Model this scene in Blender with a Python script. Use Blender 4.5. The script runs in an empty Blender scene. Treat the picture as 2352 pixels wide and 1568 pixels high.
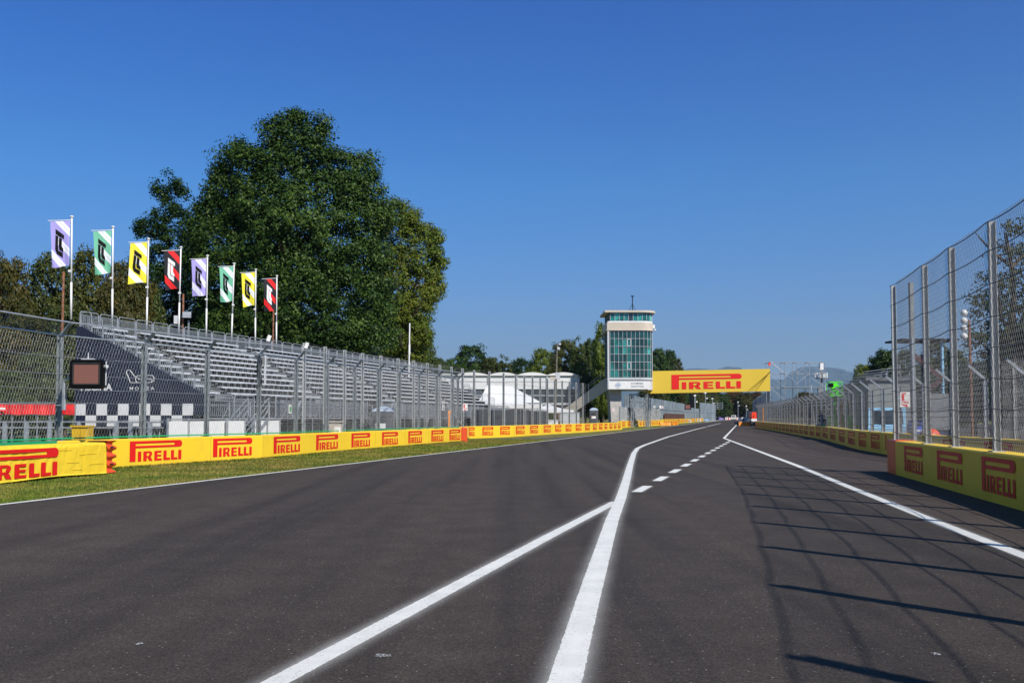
import bpy, math, random
import numpy as np
from mathutils import Vector, Matrix

# ------------------------------------------------------------ camera, sky, sun, exposure
scene = bpy.context.scene
PITCH = math.radians(3.0)
CAM_H = 1.65
cam_data = bpy.data.cameras.new("camera")
cam = bpy.data.objects.new("camera", cam_data)
scene.collection.objects.link(cam)
cam.location = (0, 0, CAM_H)
cam.rotation_euler = (math.radians(90) + PITCH, 0, 0)
cam_data.lens = 36; cam_data.sensor_width = 36
cam_data.shift_y = 0.0211
cam_data.clip_start = 0.1; cam_data.clip_end = 60000
scene.camera = cam

SUN_EL = math.radians(41)
SUN_AZ = math.radians(141.5)            # clockwise from +Y
world = bpy.data.worlds.new("World"); scene.world = world
world.use_nodes = True
wn = world.node_tree; wn.nodes.clear()
wo = wn.nodes.new("ShaderNodeOutputWorld"); wb = wn.nodes.new("ShaderNodeBackground")
sk = wn.nodes.new("ShaderNodeTexSky")
sk.sky_type = 'NISHITA'; sk.sun_disc = False
sk.sun_elevation = SUN_EL; sk.sun_rotation = SUN_AZ
sk.altitude = 150; sk.air_density = 1.0; sk.dust_density = 0.1; sk.ozone_density = 5.0
wb.inputs[1].default_value = 0.106
hs = wn.nodes.new("ShaderNodeHueSaturation"); hs.inputs["Saturation"].default_value = 1.30; hs.inputs["Hue"].default_value = 0.497
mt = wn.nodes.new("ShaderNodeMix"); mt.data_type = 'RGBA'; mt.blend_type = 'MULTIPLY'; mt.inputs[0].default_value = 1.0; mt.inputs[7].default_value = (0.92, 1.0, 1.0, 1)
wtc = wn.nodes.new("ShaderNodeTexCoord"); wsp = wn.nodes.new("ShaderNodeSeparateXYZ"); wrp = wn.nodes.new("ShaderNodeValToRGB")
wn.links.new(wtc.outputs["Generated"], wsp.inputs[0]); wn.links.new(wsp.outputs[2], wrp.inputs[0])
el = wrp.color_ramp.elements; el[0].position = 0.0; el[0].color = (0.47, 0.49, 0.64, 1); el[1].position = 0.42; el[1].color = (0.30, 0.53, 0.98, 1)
for p_, c_ in ((0.06, (0.53, 0.54, 0.70, 1)), (0.12, (0.53, 0.605, 0.83, 1)), (0.22, (0.52, 0.715, 0.945, 1)), (0.60, (1.25, 0.90, 0.80, 1))):  # warm topmost stop added out of view to warm the fill light
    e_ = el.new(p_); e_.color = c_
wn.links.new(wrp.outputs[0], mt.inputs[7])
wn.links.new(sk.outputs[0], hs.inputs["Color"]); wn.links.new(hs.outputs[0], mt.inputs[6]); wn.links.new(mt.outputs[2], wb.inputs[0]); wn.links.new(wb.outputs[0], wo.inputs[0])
sun_data = bpy.data.lights.new("sun", 'SUN'); sun_data.energy = 5.0; sun_data.angle = math.radians(0.53)
sun_data.color = (1.0, 0.955, 0.88)
sun = bpy.data.objects.new("sun", sun_data); scene.collection.objects.link(sun)
sdir = Vector((math.sin(SUN_AZ) * math.cos(SUN_EL), math.cos(SUN_AZ) * math.cos(SUN_EL), math.sin(SUN_EL)))
sun.rotation_euler = sdir.to_track_quat('Z', 'Y').to_euler()
sun.location = (30, -40, 60)
vs = scene.view_settings
vs.view_transform = 'Standard'; vs.look = 'None'; vs.gamma = 1.0; vs.exposure = 0.24; vs.use_curve_mapping = False
scene.cycles.max_bounces = 6; scene.cycles.transparent_max_bounces = 12

# ------------------------------------------------------------ measuring helpers (photo frame 2352 x 1568)
FP = 2352.0; CY = 833.6
cp, sp = math.cos(PITCH), math.sin(PITCH)
def ray(px, py):
    u = (px - 1176) / FP; v = (CY - py) / FP
    return Vector((u, cp - sp * v, sp + cp * v))
def G(px, py, z=0.0):
    r = ray(px, py); t = (z - CAM_H) / r.z
    return Vector((r.x * t, r.y * t, z))
def P(px, py, Y):
    r = ray(px, py); t = Y / r.y
    return Vector((r.x * t, Y, CAM_H + r.z * t))
def proj(p):
    x, y, z = p[0], p[1], p[2] - CAM_H
    d = y * cp + z * sp
    return (1176 + FP * x / d, CY - FP * (z * cp - y * sp) / d)
TD = Vector((0.2286, 0.9735, 0)).normalized()       # direction of the straight
TN = Vector((-TD.y, TD.x, 0))                        # to its left

# ------------------------------------------------------------ objects
COL = scene.collection
def tag(o, label=None, cat=None, group=None, kind=None):
    if label: o["label"] = label
    if cat: o["category"] = cat
    if group: o["group"] = group
    if kind: o["kind"] = kind
    return o
def root(name, loc, label, cat, group=None, rz=0.0):
    o = bpy.data.objects.new(name, None); COL.objects.link(o)
    o.empty_display_size = 0.3
    o.location = loc; o.rotation_euler = (0, 0, rz)
    return tag(o, label, cat, group)
class MB:
    def __init__(s): s.v = []; s.f = []; s.uv = None
    def add(s, vs, fs):
        n = len(s.v); s.v.extend([tuple(v) for v in vs]); s.f.extend([tuple(i + n for i in f) for f in fs]); return s
    def box(s, c, d, rz=0.0, M=None):
        hx, hy, hz = d[0] / 2, d[1] / 2, d[2] / 2
        vs = [(x, y, z) for x in (-hx, hx) for y in (-hy, hy) for z in (-hz, hz)]
        if rz:
            ca, sa = math.cos(rz), math.sin(rz); vs = [(x * ca - y * sa, x * sa + y * ca, z) for x, y, z in vs]
        if M is not None: vs = [tuple(M @ Vector(v)) for v in vs]
        vs = [(x + c[0], y + c[1], z + c[2]) for x, y, z in vs]
        return s.add(vs, [(0, 1, 3, 2), (4, 6, 7, 5), (0, 4, 5, 1), (2, 3, 7, 6), (0, 2, 6, 4), (1, 5, 7, 3)])
    def tube(s, p, q, r, n=6, r2=None, cap=True):
        p, q = Vector(p), Vector(q); d = (q - p)
        if d.length < 1e-6: return s
        d.normalize(); up = Vector((0, 0, 1)) if abs(d.z) < 0.95 else Vector((1, 0, 0))
        a = d.cross(up).normalized(); b = a.cross(d); r2 = r if r2 is None else r2
        vs = []
        for (c, rr) in ((p, r), (q, r2)):
            for k in range(n):
                t = 2 * math.pi * (k + 0.5) / n
                vs.append(c + a * (rr * math.cos(t)) + b * (rr * math.sin(t)))
        fs = [(k, (k + 1) % n, n + (k + 1) % n, n + k) for k in range(n)]
        if cap: fs += [tuple(range(n))[::-1], tuple(range(n, 2 * n))]
        return s.add(vs, fs)
    def path(s, pts, r, n=6):
        for a, b in zip(pts[:-1], pts[1:]): s.tube(a, b, r, n)
        return s
    def beam(s, p, q, w, h):
        p, q = Vector(p), Vector(q); d = (q - p).normalized()
        up = Vector((0, 0, 1)) if abs(d.z) < 0.98 else Vector((0, 1, 0))
        a = d.cross(up).normalized() * (w / 2); b = a.cross(d).normalized() * (h / 2)
        vs = [c + i * a + j * b for c in (p, q) for (i, j) in ((-1, -1), (1, -1), (1, 1), (-1, 1))]
        return s.add(vs, [(0, 1, 5, 4), (1, 2, 6, 5), (2, 3, 7, 6), (3, 0, 4, 7), (3, 2, 1, 0), (4, 5, 6, 7)])
    def prism(s, pts, off):
        """polygon pts (3-D list) extruded by vector off"""
        n = len(pts); off = Vector(off); vs = [Vector(p) for p in pts] + [Vector(p) + off for p in pts]
        fs = [tuple(range(n))[::-1], tuple(range(n, 2 * n))] + [(k, (k + 1) % n, n + (k + 1) % n, n + k) for k in range(n)]
        return s.add(vs, fs)
    def ball(s, c, r, n=10, m=6, sz=1.0):
        vs = [(c[0], c[1], c[2] + r * sz)]
        for i in range(1, m):
            ph = math.pi * i / m
            for k in range(n):
                t = 2 * math.pi * k / n
                vs.append((c[0] + r * math.sin(ph) * math.cos(t), c[1] + r * math.sin(ph) * math.sin(t), c[2] + r * sz * math.cos(ph)))
        vs.append((c[0], c[1], c[2] - r * sz)); fs = []
        for k in range(n): fs.append((0, 1 + k, 1 + (k + 1) % n))
        for i in range(m - 2):
            for k in range(n):
                a = 1 + i * n + k; b = 1 + i * n + (k + 1) % n
                fs.append((a, a + n, b + n, b))
        L = len(vs) - 1; o = 1 + (m - 2) * n
        for k in range(n): fs.append((L, o + (k + 1) % n, o + k))
        return s.add(vs, fs)
    def build(s, name, mat, parent=None, world=True, smooth=False, label=None):
        """world=True: vertices are world coordinates and the parent is an unrotated empty"""
        me = bpy.data.meshes.new(name)
        o3 = parent.location if (parent is not None and world) else Vector((0, 0, 0))
        if parent is not None and world and parent.parent is not None: o3 = o3 + parent.parent.location
        me.from_pydata([(v[0] - o3[0], v[1] - o3[1], v[2] - o3[2]) for v in s.v], [], s.f)
        if s.uv is not None:
            ul = me.uv_layers.new(name="UVMap")
            for i, l in enumerate(me.loops): ul.data[i].uv = s.uv[l.vertex_index]
        for m in (mat if isinstance(mat, (list, tuple)) else [mat]): me.materials.append(m)
        me.update()
        if smooth: me.polygons.foreach_set("use_smooth", [True] * len(me.polygons))
        o = bpy.data.objects.new(name, me); COL.objects.link(o)
        if parent is not None: o.parent = parent
        if label: o["label"] = label
        return o
def np_mesh(name, V, F):
    """V (n,3) float, F (m,k) int, k = 3 or 4"""
    me = bpy.data.meshes.new(name); n, k = F.shape
    me.vertices.add(len(V)); me.vertices.foreach_set("co", V.astype(np.float32).ravel())
    me.loops.add(n * k); me.loops.foreach_set("vertex_index", F.astype(np.int32).ravel())
    me.polygons.add(n); me.polygons.foreach_set("loop_start", np.arange(0, n * k, k, dtype=np.int32))
    me.polygons.foreach_set("loop_total", np.full(n, k, dtype=np.int32))
    me.update(calc_edges=True); return me
def mesh_obj(name, me, mat, parent=None, loc=(0, 0, 0), rz=0.0, scale=None):
    if mat is not None and len(me.materials) == 0: me.materials.append(mat)
    o = bpy.data.objects.new(name, me); COL.objects.link(o)
    o.location = loc; o.rotation_euler = (0, 0, rz)
    if scale is not None: o.scale = scale
    if parent is not None: o.parent = parent
    return o
def copy_tree(o, parent=None):
    c = o.copy(); COL.objects.link(c)
    if parent is not None: c.parent = parent
    for ch in list(o.children): copy_tree(ch, c)
    return c

# ------------------------------------------------------------ materials
def S(r, g, b):
    """sRGB 0-255 to linear"""
    f = lambda c: (c / 255) / 12.92 if c / 255 <= 0.04045 else ((c / 255 + 0.055) / 1.055) ** 2.4
    return (f(r), f(g), f(b), 1)
def newmat(name):
    m = bpy.data.materials.new(name); m.use_nodes = True; nt = m.node_tree; nt.nodes.clear()
    out = nt.nodes.new("ShaderNodeOutputMaterial"); b = nt.nodes.new("ShaderNodeBsdfPrincipled")
    nt.links.new(b.outputs[0], out.inputs[0]); return m, nt, b, out
def N(nt, t, **kw):
    n = nt.nodes.new(t)
    for k, v in kw.items():
        if k.startswith("i_"):
            key = k[2:]; n.inputs[int(key) if key.isdigit() else key].default_value = v
        else: setattr(n, k, v)
    return n
def noise(nt, scale, detail=4, rough=0.55, coord="Object", mapscale=None, dist=0.0):
    tc = N(nt, "ShaderNodeTexCoord"); n = N(nt, "ShaderNodeTexNoise"); n.inputs["Scale"].default_value = scale
    n.inputs["Detail"].default_value = detail; n.inputs["Roughness"].default_value = rough; n.inputs["Distortion"].default_value = dist
    if mapscale:
        mp = N(nt, "ShaderNodeMapping"); mp.inputs["Scale"].default_value = mapscale
        nt.links.new(tc.outputs[coord], mp.inputs[0]); nt.links.new(mp.outputs[0], n.inputs["Vector"])
    else: nt.links.new(tc.outputs[coord], n.inputs["Vector"])
    return n
def ramp(nt, src, stops):
    r = N(nt, "ShaderNodeValToRGB"); e = r.color_ramp.elements
    while len(e) < len(stops): e.new(0.5)
    for i, (p, c) in enumerate(stops): e[i].position = p; e[i].color = c if len(c) == 4 else (*c, 1)
    nt.links.new(src, r.inputs[0]); return r
def mixc(nt, fac, a, b, mode='MIX'):
    m = N(nt, "ShaderNodeMix", data_type='RGBA', blend_type=mode)
    for val, idx in ((fac, 0), (a, 6), (b, 7)):
        if hasattr(val, "is_output") or hasattr(val, "links"): nt.links.new(val, m.inputs[idx])
        else: m.inputs[idx].default_value = val
    return m.outputs[2]
def math_n(nt, op, a, b=None, c=None):
    m = N(nt, "ShaderNodeMath", operation=op)
    for i, val in enumerate((a, b, c)):
        if val is None: continue
        if hasattr(val, "links"): nt.links.new(val, m.inputs[i])
        else: m.inputs[i].default_value = val
    return m.outputs[0]
def paint(name, col, rough=0.5, metal=0.0, var=0.12, scale=3.0, bump=0.0, bscale=20, dirt=None, dirt_amt=0.3, spec=0.5):
    m, nt, b, out = newmat(name)
    n = noise(nt, scale, 5)
    lo = tuple(c * (1 - var) for c in col[:3]) + (1,); hi = tuple(min(1, c * (1 + var)) for c in col[:3]) + (1,)
    r = ramp(nt, n.outputs[0], [(0.3, lo), (0.7, hi)]); c = r.outputs[0]
    if dirt is not None:
        n2 = noise(nt, scale * 2.3, 6, 0.65); r2 = ramp(nt, n2.outputs[0], [(0.5, (0, 0, 0)), (0.75, (dirt_amt,) * 3)])
        c = mixc(nt, r2.outputs[0], c, dirt)
    nt.links.new(c, b.inputs["Base Color"])
    b.inputs["Roughness"].default_value = rough; b.inputs["Metallic"].default_value = metal
    b.inputs["Specular IOR Level"].default_value = spec
    if bump:
        n3 = noise(nt, bscale, 3); bp = N(nt, "ShaderNodeBump"); bp.inputs["Strength"].default_value = bump; bp.inputs["Distance"].default_value = 0.02
        nt.links.new(n3.outputs[0], bp.inputs["Height"]); nt.links.new(bp.outputs[0], b.inputs["Normal"])
    return m
M = {}
M['yellow'] = paint("yellow_wrap", (0.80, 0.53, 0.026), 0.5, var=0.05, scale=0.7, bump=0.25, bscale=2.5, dirt=(0.45, 0.36, 0.06, 1), dirt_amt=0.25, spec=0.3)
M['yellow_fabric'] = paint("yellow_fabric", (0.80, 0.545, 0.03), 0.6, var=0.05, scale=1.5, bump=0.8, bscale=5, dirt=(0.5, 0.4, 0.06, 1), dirt_amt=0.3, spec=0.25)
M['frame_grey'] = paint('frame_grey', (0.50, 0.51, 0.52), 0.4, var=0.05)
M['banner_yellow'] = paint('banner_yellow', (0.62, 0.43, 0.045), 0.6, var=0.04, scale=0.3, bump=0.4, bscale=0.5, spec=0.2)
M['red'] = paint("red_print", (0.66, 0.012, 0.010), 0.5, var=0.05, spec=0.3)
M['orange'] = paint("orange_plastic", (0.80, 0.085, 0.012), 0.45, var=0.12, bump=0.3, bscale=6, dirt=(0.2, 0.04, 0.02, 1), dirt_amt=0.5)
M['orange2'] = paint("orange_paint", (0.85, 0.27, 0.01), 0.5, var=0.1, dirt=(0.4, 0.15, 0.03, 1))
M['green'] = paint("green_paint", (0.01, 0.36, 0.13), 0.4, var=0.1, dirt=(0.1, 0.25, 0.12, 1))
M['galv'] = paint("galvanised_steel", (0.36, 0.38, 0.40), 0.45, 0.5, var=0.25, scale=6, spec=0.5)
M['galv_dark'] = paint("weathered_steel", (0.22, 0.245, 0.25), 0.55, 0.35, var=0.3, scale=5, dirt=(0.35, 0.36, 0.36, 1), dirt_amt=0.5)
M['wire'] = paint("wire", (0.42, 0.43, 0.44), 0.45, 0.6, var=0.2, scale=1)
M['wire_dark'] = paint("dark_wire", (0.12, 0.125, 0.13), 0.5, 0.4, var=0.2, scale=1)
M['rail'] = paint("rail_steel", (0.5, 0.52, 0.54), 0.38, 0.6, var=0.15, scale=4)
M['concrete'] = paint("concrete", (0.42, 0.40, 0.37), 0.85, var=0.15, scale=2, bump=0.2, dirt=(0.25, 0.24, 0.22, 1), dirt_amt=0.5)
M['beige'] = paint("beige_render", (0.52, 0.45, 0.36), 0.8, var=0.05, scale=1, dirt=(0.4, 0.35, 0.3, 1), dirt_amt=0.3)
M['rust'] = paint("rusty_steel", (0.22, 0.08, 0.035), 0.8, 0.1, var=0.4, scale=3, dirt=(0.3, 0.25, 0.22, 1), dirt_amt=0.7)
M['white'] = paint("white_paint", (0.70, 0.69, 0.67), 0.5, var=0.06)
M['whitefab'] = paint("white_fabric", (0.68, 0.68, 0.67), 0.7, var=0.06, bump=0.5, bscale=1.5)
M['black'] = paint("black_plastic", (0.004, 0.004, 0.0045), 0.5, var=0.3, spec=0.15)
M['rubber'] = paint("rubber", (0.015, 0.015, 0.016), 0.8, var=0.3)
M['navy'] = paint("navy_fabric", (0.008, 0.011, 0.030), 0.6, var=0.2, scale=1.2, bump=0.6, bscale=2.2)
M['alu'] = paint("aluminium_plank", (0.74, 0.75, 0.76), 0.38, 0.35, var=0.12, scale=3)
M['greydeck'] = paint("grey_deck", (0.26, 0.275, 0.275), 0.6, 0.3, var=0.35, scale=1.1, dirt=(0.5, 0.5, 0.5, 1), dirt_amt=0.6)
M['grey'] = paint("grey_panel", (0.17, 0.18, 0.185), 0.6, var=0.12)
M['lgrey'] = paint("light_grey_panel", (0.48, 0.49, 0.50), 0.5, var=0.06)
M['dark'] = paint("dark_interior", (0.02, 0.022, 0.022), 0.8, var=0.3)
M['redfab'] = paint("red_banner", (0.62, 0.014, 0.010), 0.6, var=0.35, scale=2.0, bump=0.6, bscale=3)
M['blue'] = paint("blue_paint", (0.02, 0.08, 0.5), 0.35, var=0.1)
M['lblue'] = paint("pale_blue_paint", (0.28, 0.52, 0.70), 0.35, var=0.1)
M['lime'] = paint("lime_paint", (0.10, 0.75, 0.02), 0.4, var=0.12)
M['brown'] = paint("brown_panel", (0.085, 0.035, 0.022), 0.7, var=0.3, scale=2)
M['purple'] = paint("purple_print", (0.12, 0.05, 0.45), 0.6, var=0.1)
M['magenta'] = paint("pink_print", (0.6, 0.25, 0.45), 0.6, var=0.1)
M['sign_blue'] = paint("blue_sign", (0.02, 0.28, 0.72), 0.5, var=0.05)
M['redmach'] = paint("red_machine", (0.75, 0.05, 0.015), 0.35, var=0.1)
M['bark'] = paint("bark", (0.07, 0.05, 0.035), 0.9, var=0.4, scale=2.5, bump=0.8, bscale=8)
M['green2'] = paint("green_sign", (0.03, 0.35, 0.05), 0.5)
M['steelblue'] = paint("palisade_steel", (0.26, 0.30, 0.32), 0.5, 0.3, var=0.35, scale=0.35)
M['screen'] = paint("led_screen", (0.20, 0.085, 0.065), 0.35, var=0.06, scale=60)
M['aciblue'] = paint("blue_letters", (0.03, 0.13, 0.42), 0.6)
M['greytxt'] = paint("grey_letters", (0.35, 0.37, 0.40), 0.6)
M['palegrey'] = paint("pale_emblem", (0.52, 0.55, 0.60), 0.6)
def glass(name, col, rough=0.06):
    m, nt, b, out = newmat(name)
    n = noise(nt, 0.6, 3); r = ramp(nt, n.outputs[0], [(0.35, tuple(c * 0.5 for c in col)), (0.65, tuple(min(1, c * 1.5) for c in col))])
    nt.links.new(r.outputs[0], b.inputs["Base Color"]); b.inputs["Roughness"].default_value = rough
    b.inputs["Specular IOR Level"].default_value = 0.8
    return m
M['teal1'] = glass("green_glass_dark", (0.004, 0.045, 0.043))
M['teal2'] = glass("green_glass", (0.01, 0.14, 0.125))
M['teal3'] = glass("green_glass_light", (0.04, 0.30, 0.27))
M['glassdark'] = glass("dark_glass", (0.03, 0.04, 0.05))

# ------------------------------------------------------------ ground, track, markings
def asphalt(name, c0, c1, fleck):
    m, nt, b, out = newmat(name)
    big = noise(nt, 0.16, 4, 0.6, mapscale=(1.0, 0.35, 1.0)); mid = noise(nt, 1.3, 6, 0.7)
    fine = noise(nt, 55, 3, 0.8); fine2 = noise(nt, 17, 5, 0.75)
    c = mixc(nt, big.outputs[0], c0, c1)
    r = ramp(nt, mid.outputs[0], [(0.3, (0.80,) * 3), (0.7, (1.2,) * 3)]); c = mixc(nt, 1.0, c, r.outputs[0], 'MULTIPLY')
    r = ramp(nt, fine.outputs[0], [(0.32, (0.35,) * 3), (0.5, (0.95,) * 3), (0.68, (1.9,) * 3)]); c = mixc(nt, 1.0, c, r.outputs[0], 'MULTIPLY')
    r = ramp(nt, fine2.outputs[0], [(0.3, (0.75,) * 3), (0.7, (1.25,) * 3)]); c = mixc(nt, 1.0, c, r.outputs[0], 'MULTIPLY')
    # rubber streaks along the driving direction
    tc = N(nt, "ShaderNodeTexCoord"); mp = N(nt, "ShaderNodeMapping"); mp.inputs["Rotation"].default_value = (0, 0, math.radians(13.2)); mp.inputs["Scale"].default_value = (1.6, 0.045, 1)
    st = N(nt, "ShaderNodeTexNoise"); st.inputs["Scale"].default_value = 1.0; st.inputs["Detail"].default_value = 5
    nt.links.new(tc.outputs["Object"], mp.inputs[0]); nt.links.new(mp.outputs[0], st.inputs["Vector"])
    r = ramp(nt, st.outputs[0], [(0.33, (0.72,) * 3), (0.47, (0.97,) * 3), (0.62, (1.08,) * 3)]); c = mixc(nt, 1.0, c, r.outputs[0], 'MULTIPLY')
    mp2 = N(nt, "ShaderNodeMapping"); mp2.inputs["Rotation"].default_value = (0, 0, math.radians(14)); mp2.inputs["Scale"].default_value = (0.42, 0.012, 1); st2 = N(nt, "ShaderNodeTexNoise"); st2.inputs["Detail"].default_value = 3; st2.inputs["Scale"].default_value = 1
    nt.links.new(tc.outputs["Object"], mp2.inputs[0]); nt.links.new(mp2.outputs[0], st2.inputs["Vector"])
    r = ramp(nt, st2.outputs[0], [(0.38, (0.88, 0.89, 0.91)), (0.56, (1.04, 1.03, 1.01))]); c = mixc(nt, 1.0, c, r.outputs[0], 'MULTIPLY')
    # pale stone flecks
    vo = N(nt, "ShaderNodeTexVoronoi"); vo.inputs["Scale"].default_value = 26; nt.links.new(tc.outputs["Object"], vo.inputs["Vector"])
    near = math_n(nt, 'LESS_THAN', vo.outputs["Distance"], 0.16)
    sepc = N(nt, "ShaderNodeSeparateColor"); nt.links.new(vo.outputs["Color"], sepc.inputs[0])
    rare = math_n(nt, 'GREATER_THAN', sepc.outputs[0], 1 - fleck)
    c = mixc(nt, math_n(nt, 'MULTIPLY', near, rare), c, (0.30, 0.28, 0.25, 1))
    nt.links.new(c, b.inputs["Base Color"]); b.inputs["Roughness"].default_value = 0.85; b.inputs["Specular IOR Level"].default_value = 0.25
    bp = N(nt, "ShaderNodeBump"); bp.inputs["Strength"].default_value = 0.55; bp.inputs["Distance"].default_value = 0.006
    nt.links.new(fine.outputs[0], bp.inputs["Height"]); nt.links.new(bp.outputs[0], b.inputs["Normal"])
    return m
M['asph'] = asphalt("track_asphalt", (0.045, 0.0355, 0.0295, 1), (0.056, 0.0445, 0.0360, 1), 0.10)
M['asph2'] = asphalt("pit_exit_asphalt", (0.055, 0.0415, 0.0335, 1), (0.068, 0.0515, 0.042, 1), 0.22)
M['asph3'] = asphalt("service_asphalt", (0.09, 0.075, 0.07, 1), (0.12, 0.10, 0.09, 1), 0.2)

def grass_mat(name, blades=False):
    m, nt, b, out = newmat(name)
    a = noise(nt, 0.55, 6, 0.65); d = noise(nt, 9, 5, 0.7); e = noise(nt, 0.13, 3)
    r = ramp(nt, a.outputs[0], [(0.38, (0.24, 0.18, 0.07)), (0.50, (0.165, 0.145, 0.042)), (0.60, (0.10, 0.12, 0.026)), (0.75, (0.06, 0.095, 0.018))])
    r2 = ramp(nt, d.outputs[0], [(0.3, (0.55,) * 3), (0.7, (1.35,) * 3)])
    c = mixc(nt, 1.0, r.outputs[0], r2.outputs[0], 'MULTIPLY')
    r3 = ramp(nt, e.outputs[0], [(0.4, (0.95, 0.95, 0.95)), (0.65, (0.8, 1.05, 0.7))]); c = mixc(nt, 1.0, c, r3.outputs[0], 'MULTIPLY')
    if blades:
        g = N(nt, "ShaderNodeNewGeometry"); r4 = ramp(nt, g.outputs["Random Per Island"], [(0.0, (0.6, 0.75, 0.4)), (0.7, (1.2, 1.25, 0.9)), (1.0, (2.0, 1.6, 1.1))])
        c = mixc(nt, 1.0, c, r4.outputs[0], 'MULTIPLY')
    nt.links.new(c, b.inputs["Base Color"]); b.inputs["Roughness"].default_value = 0.85; b.inputs["Specular IOR Level"].default_value = 0.2
    if not blades:
        bp = N(nt, "ShaderNodeBump"); bp.inputs["Strength"].default_value = 0.7; bp.inputs["Distance"].default_value = 0.05
        nt.links.new(d.outputs[0], bp.inputs["Height"]); nt.links.new(bp.outputs[0], b.inputs["Normal"])
    return m
M['grass'] = grass_mat("grass_ground"); M['blades'] = grass_mat("grass_blades", True)

g = MB(); g.add([(-6000, -300, 0), (6000, -300, 0), (9000, 9000, 0), (-9000, 9000, 0)], [(0, 1, 2, 3)])
tag(g.build('ground', M['grass']), kind='structure')
def LX(Y): return -9.62 + 0.2345 * (Y - 19.25)        # left edge of the track
def flat(name, pts, z, mat, kind='structure', uv=None):
    b = MB(); b.add([(p[0], p[1], z) for p in pts], [tuple(range(len(pts)))])
    return tag(b.build(name, mat), kind=kind)
def strip_grid(name, lf, rf, ys, z, mat):
    b = MB()
    for y in ys: b.v += [(lf(y), y, z), (rf(y), y, z)]
    for i in range(len(ys) - 1): b.f.append((2 * i, 2 * i + 1, 2 * i + 3, 2 * i + 2))
    return tag(b.build(name, mat), kind='structure')
ys = [-30, 0, 20, 60, 120, 200, 300, 420, 520, 600]
strip_grid('race_track', LX, lambda y: LX(y) + 60 + y * 0.02, ys, 0.004, M['asph'])
# pit exit lane right of its white line
lineC = [G(1662, 1007), G(1835, 1071.6), G(1957.6, 1122.5), G(2050, 1159.5), G(2166, 1206.7), G(2352, 1279)]
pe = [(p.x, p.y) for p in lineC] + [(5.2, 6), (4.5, 0), (4, -30), (60, -30), (75, 120), (62, 190), (40, 176)]
flat('pit_exit_lane', pe, 0.008, M['asph2'])
# service road crossing the verge at the wall gap
sr = [G(1075, 1013.5), G(1160, 1010), G(1280, 1005.5), G(1330, 1003.6), G(1250, 1013), G(1160, 1021), G(1077, 1017.5)]
flat('service_road', [(-7.0, 67.5), (-3.2, 66.4), (1.6, 70.5), (4.9, 80.5), (8.6, 96.4), (6.6, 90), (4.0, 83), (0.2, 78.0), (-3.4, 75.5), (-7, 76)], 0.0085, M['asph3'])

def line_mat(name, half, spray=0.16, amt=0.75):
    m, nt, b, out = newmat(name)
    uv = N(nt, "ShaderNodeUVMap"); sep = N(nt, "ShaderNodeSeparateXYZ"); nt.links.new(uv.outputs[0], sep.inputs[0])
    d = math_n(nt, 'ABSOLUTE', sep.outputs[0])
    edge = noise(nt, 9, 5, 0.7); wob = math_n(nt, 'MULTIPLY', math_n(nt, 'SUBTRACT', edge.outputs[0], 0.5), 0.035)
    core = math_n(nt, 'LESS_THAN', math_n(nt, 'ADD', d, wob), half)
    fall = math_n(nt, 'DIVIDE', math_n(nt, 'SUBTRACT', d, half), spray)
    fall = math_n(nt, 'MULTIPLY', math_n(nt, 'POWER', math_n(nt, 'MAXIMUM', math_n(nt, 'SUBTRACT', 1.0, fall), 0.0), 2.6), amt)
    fn = noise(nt, 110, 2, 0.9); blot = noise(nt, 1.1, 2)
    th = math_n(nt, 'MULTIPLY', fall, math_n(nt, 'ADD', blot.outputs[0], 0.35))
    sp_ = math_n(nt, 'MULTIPLY', th, math_n(nt, 'MULTIPLY', fn.outputs[0], 1.5))
    wear = noise(nt, 45, 3, 0.8); wr = ramp(nt, wear.outputs[0], [(0.30, (0.25,) * 3), (0.44, (1, 1, 1))])
    al = math_n(nt, 'MINIMUM', math_n(nt, 'MAXIMUM', math_n(nt, 'MULTIPLY', core, wr.outputs[0]), sp_), 1.0)
    r = ramp(nt, noise(nt, 2.5, 5).outputs[0], [(0.3, (0.62, 0.61, 0.57)), (0.7, (0.76, 0.745, 0.70))])
    nt.links.new(r.outputs[0], b.inputs["Base Color"]); b.inputs["Roughness"].default_value = 0.6
    nt.links.new(al, b.inputs["Alpha"])
    bp = N(nt, "ShaderNodeBump"); bp.inputs["Strength"].default_value = 0.5; bp.inputs["Distance"].default_value = 0.004
    nt.links.new(wear.outputs[0], bp.inputs["Height"]); nt.links.new(bp.outputs[0], b.inputs["Normal"])
    return m
def marking(centers, half, z, spray=0.16, amt=0.5, name='road_marking', sub=None):
    c = [Vector((p[0], p[1], 0)) for p in centers]; W = half + spray
    offs = []
    for i in range(len(c)):
        ds = []
        if i > 0: ds.append((c[i] - c[i - 1]).normalized())
        if i < len(c) - 1: ds.append((c[i + 1] - c[i]).normalized())
        t = sum(ds, Vector((0, 0, 0))).normalized(); n = Vector((t.y, -t.x, 0)); k = 1 / max(0.35, n.dot(Vector((ds[0].y, -ds[0].x, 0))))
        offs.append(n * k)
    b = MB(); b.uv = []; s = 0
    for i, p in enumerate(c):
        if i: s += (c[i] - c[i - 1]).length
        for u in (-W, 0, W): b.v.append(tuple(p + offs[i] * u + Vector((0, 0, z)))); b.uv.append((u, s))
    for i in range(len(c) - 1):
        for j in (0, 1): b.f.append((3 * i + j, 3 * i + j + 1, 3 * i + j + 4, 3 * i + j + 3))
    key = f"line_{half:.3f}_{spray:.2f}"
    if key not in M: M[key] = line_mat(key, half, spray, amt)
    return tag(b.build(name, M[key]), kind='structure')
marking([(LX(y) + 0.02, y) for y in (-10, 20, 60, 120, 240, 400, 520)], 0.075, 0.0125, 0.06, 0.5)
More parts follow.
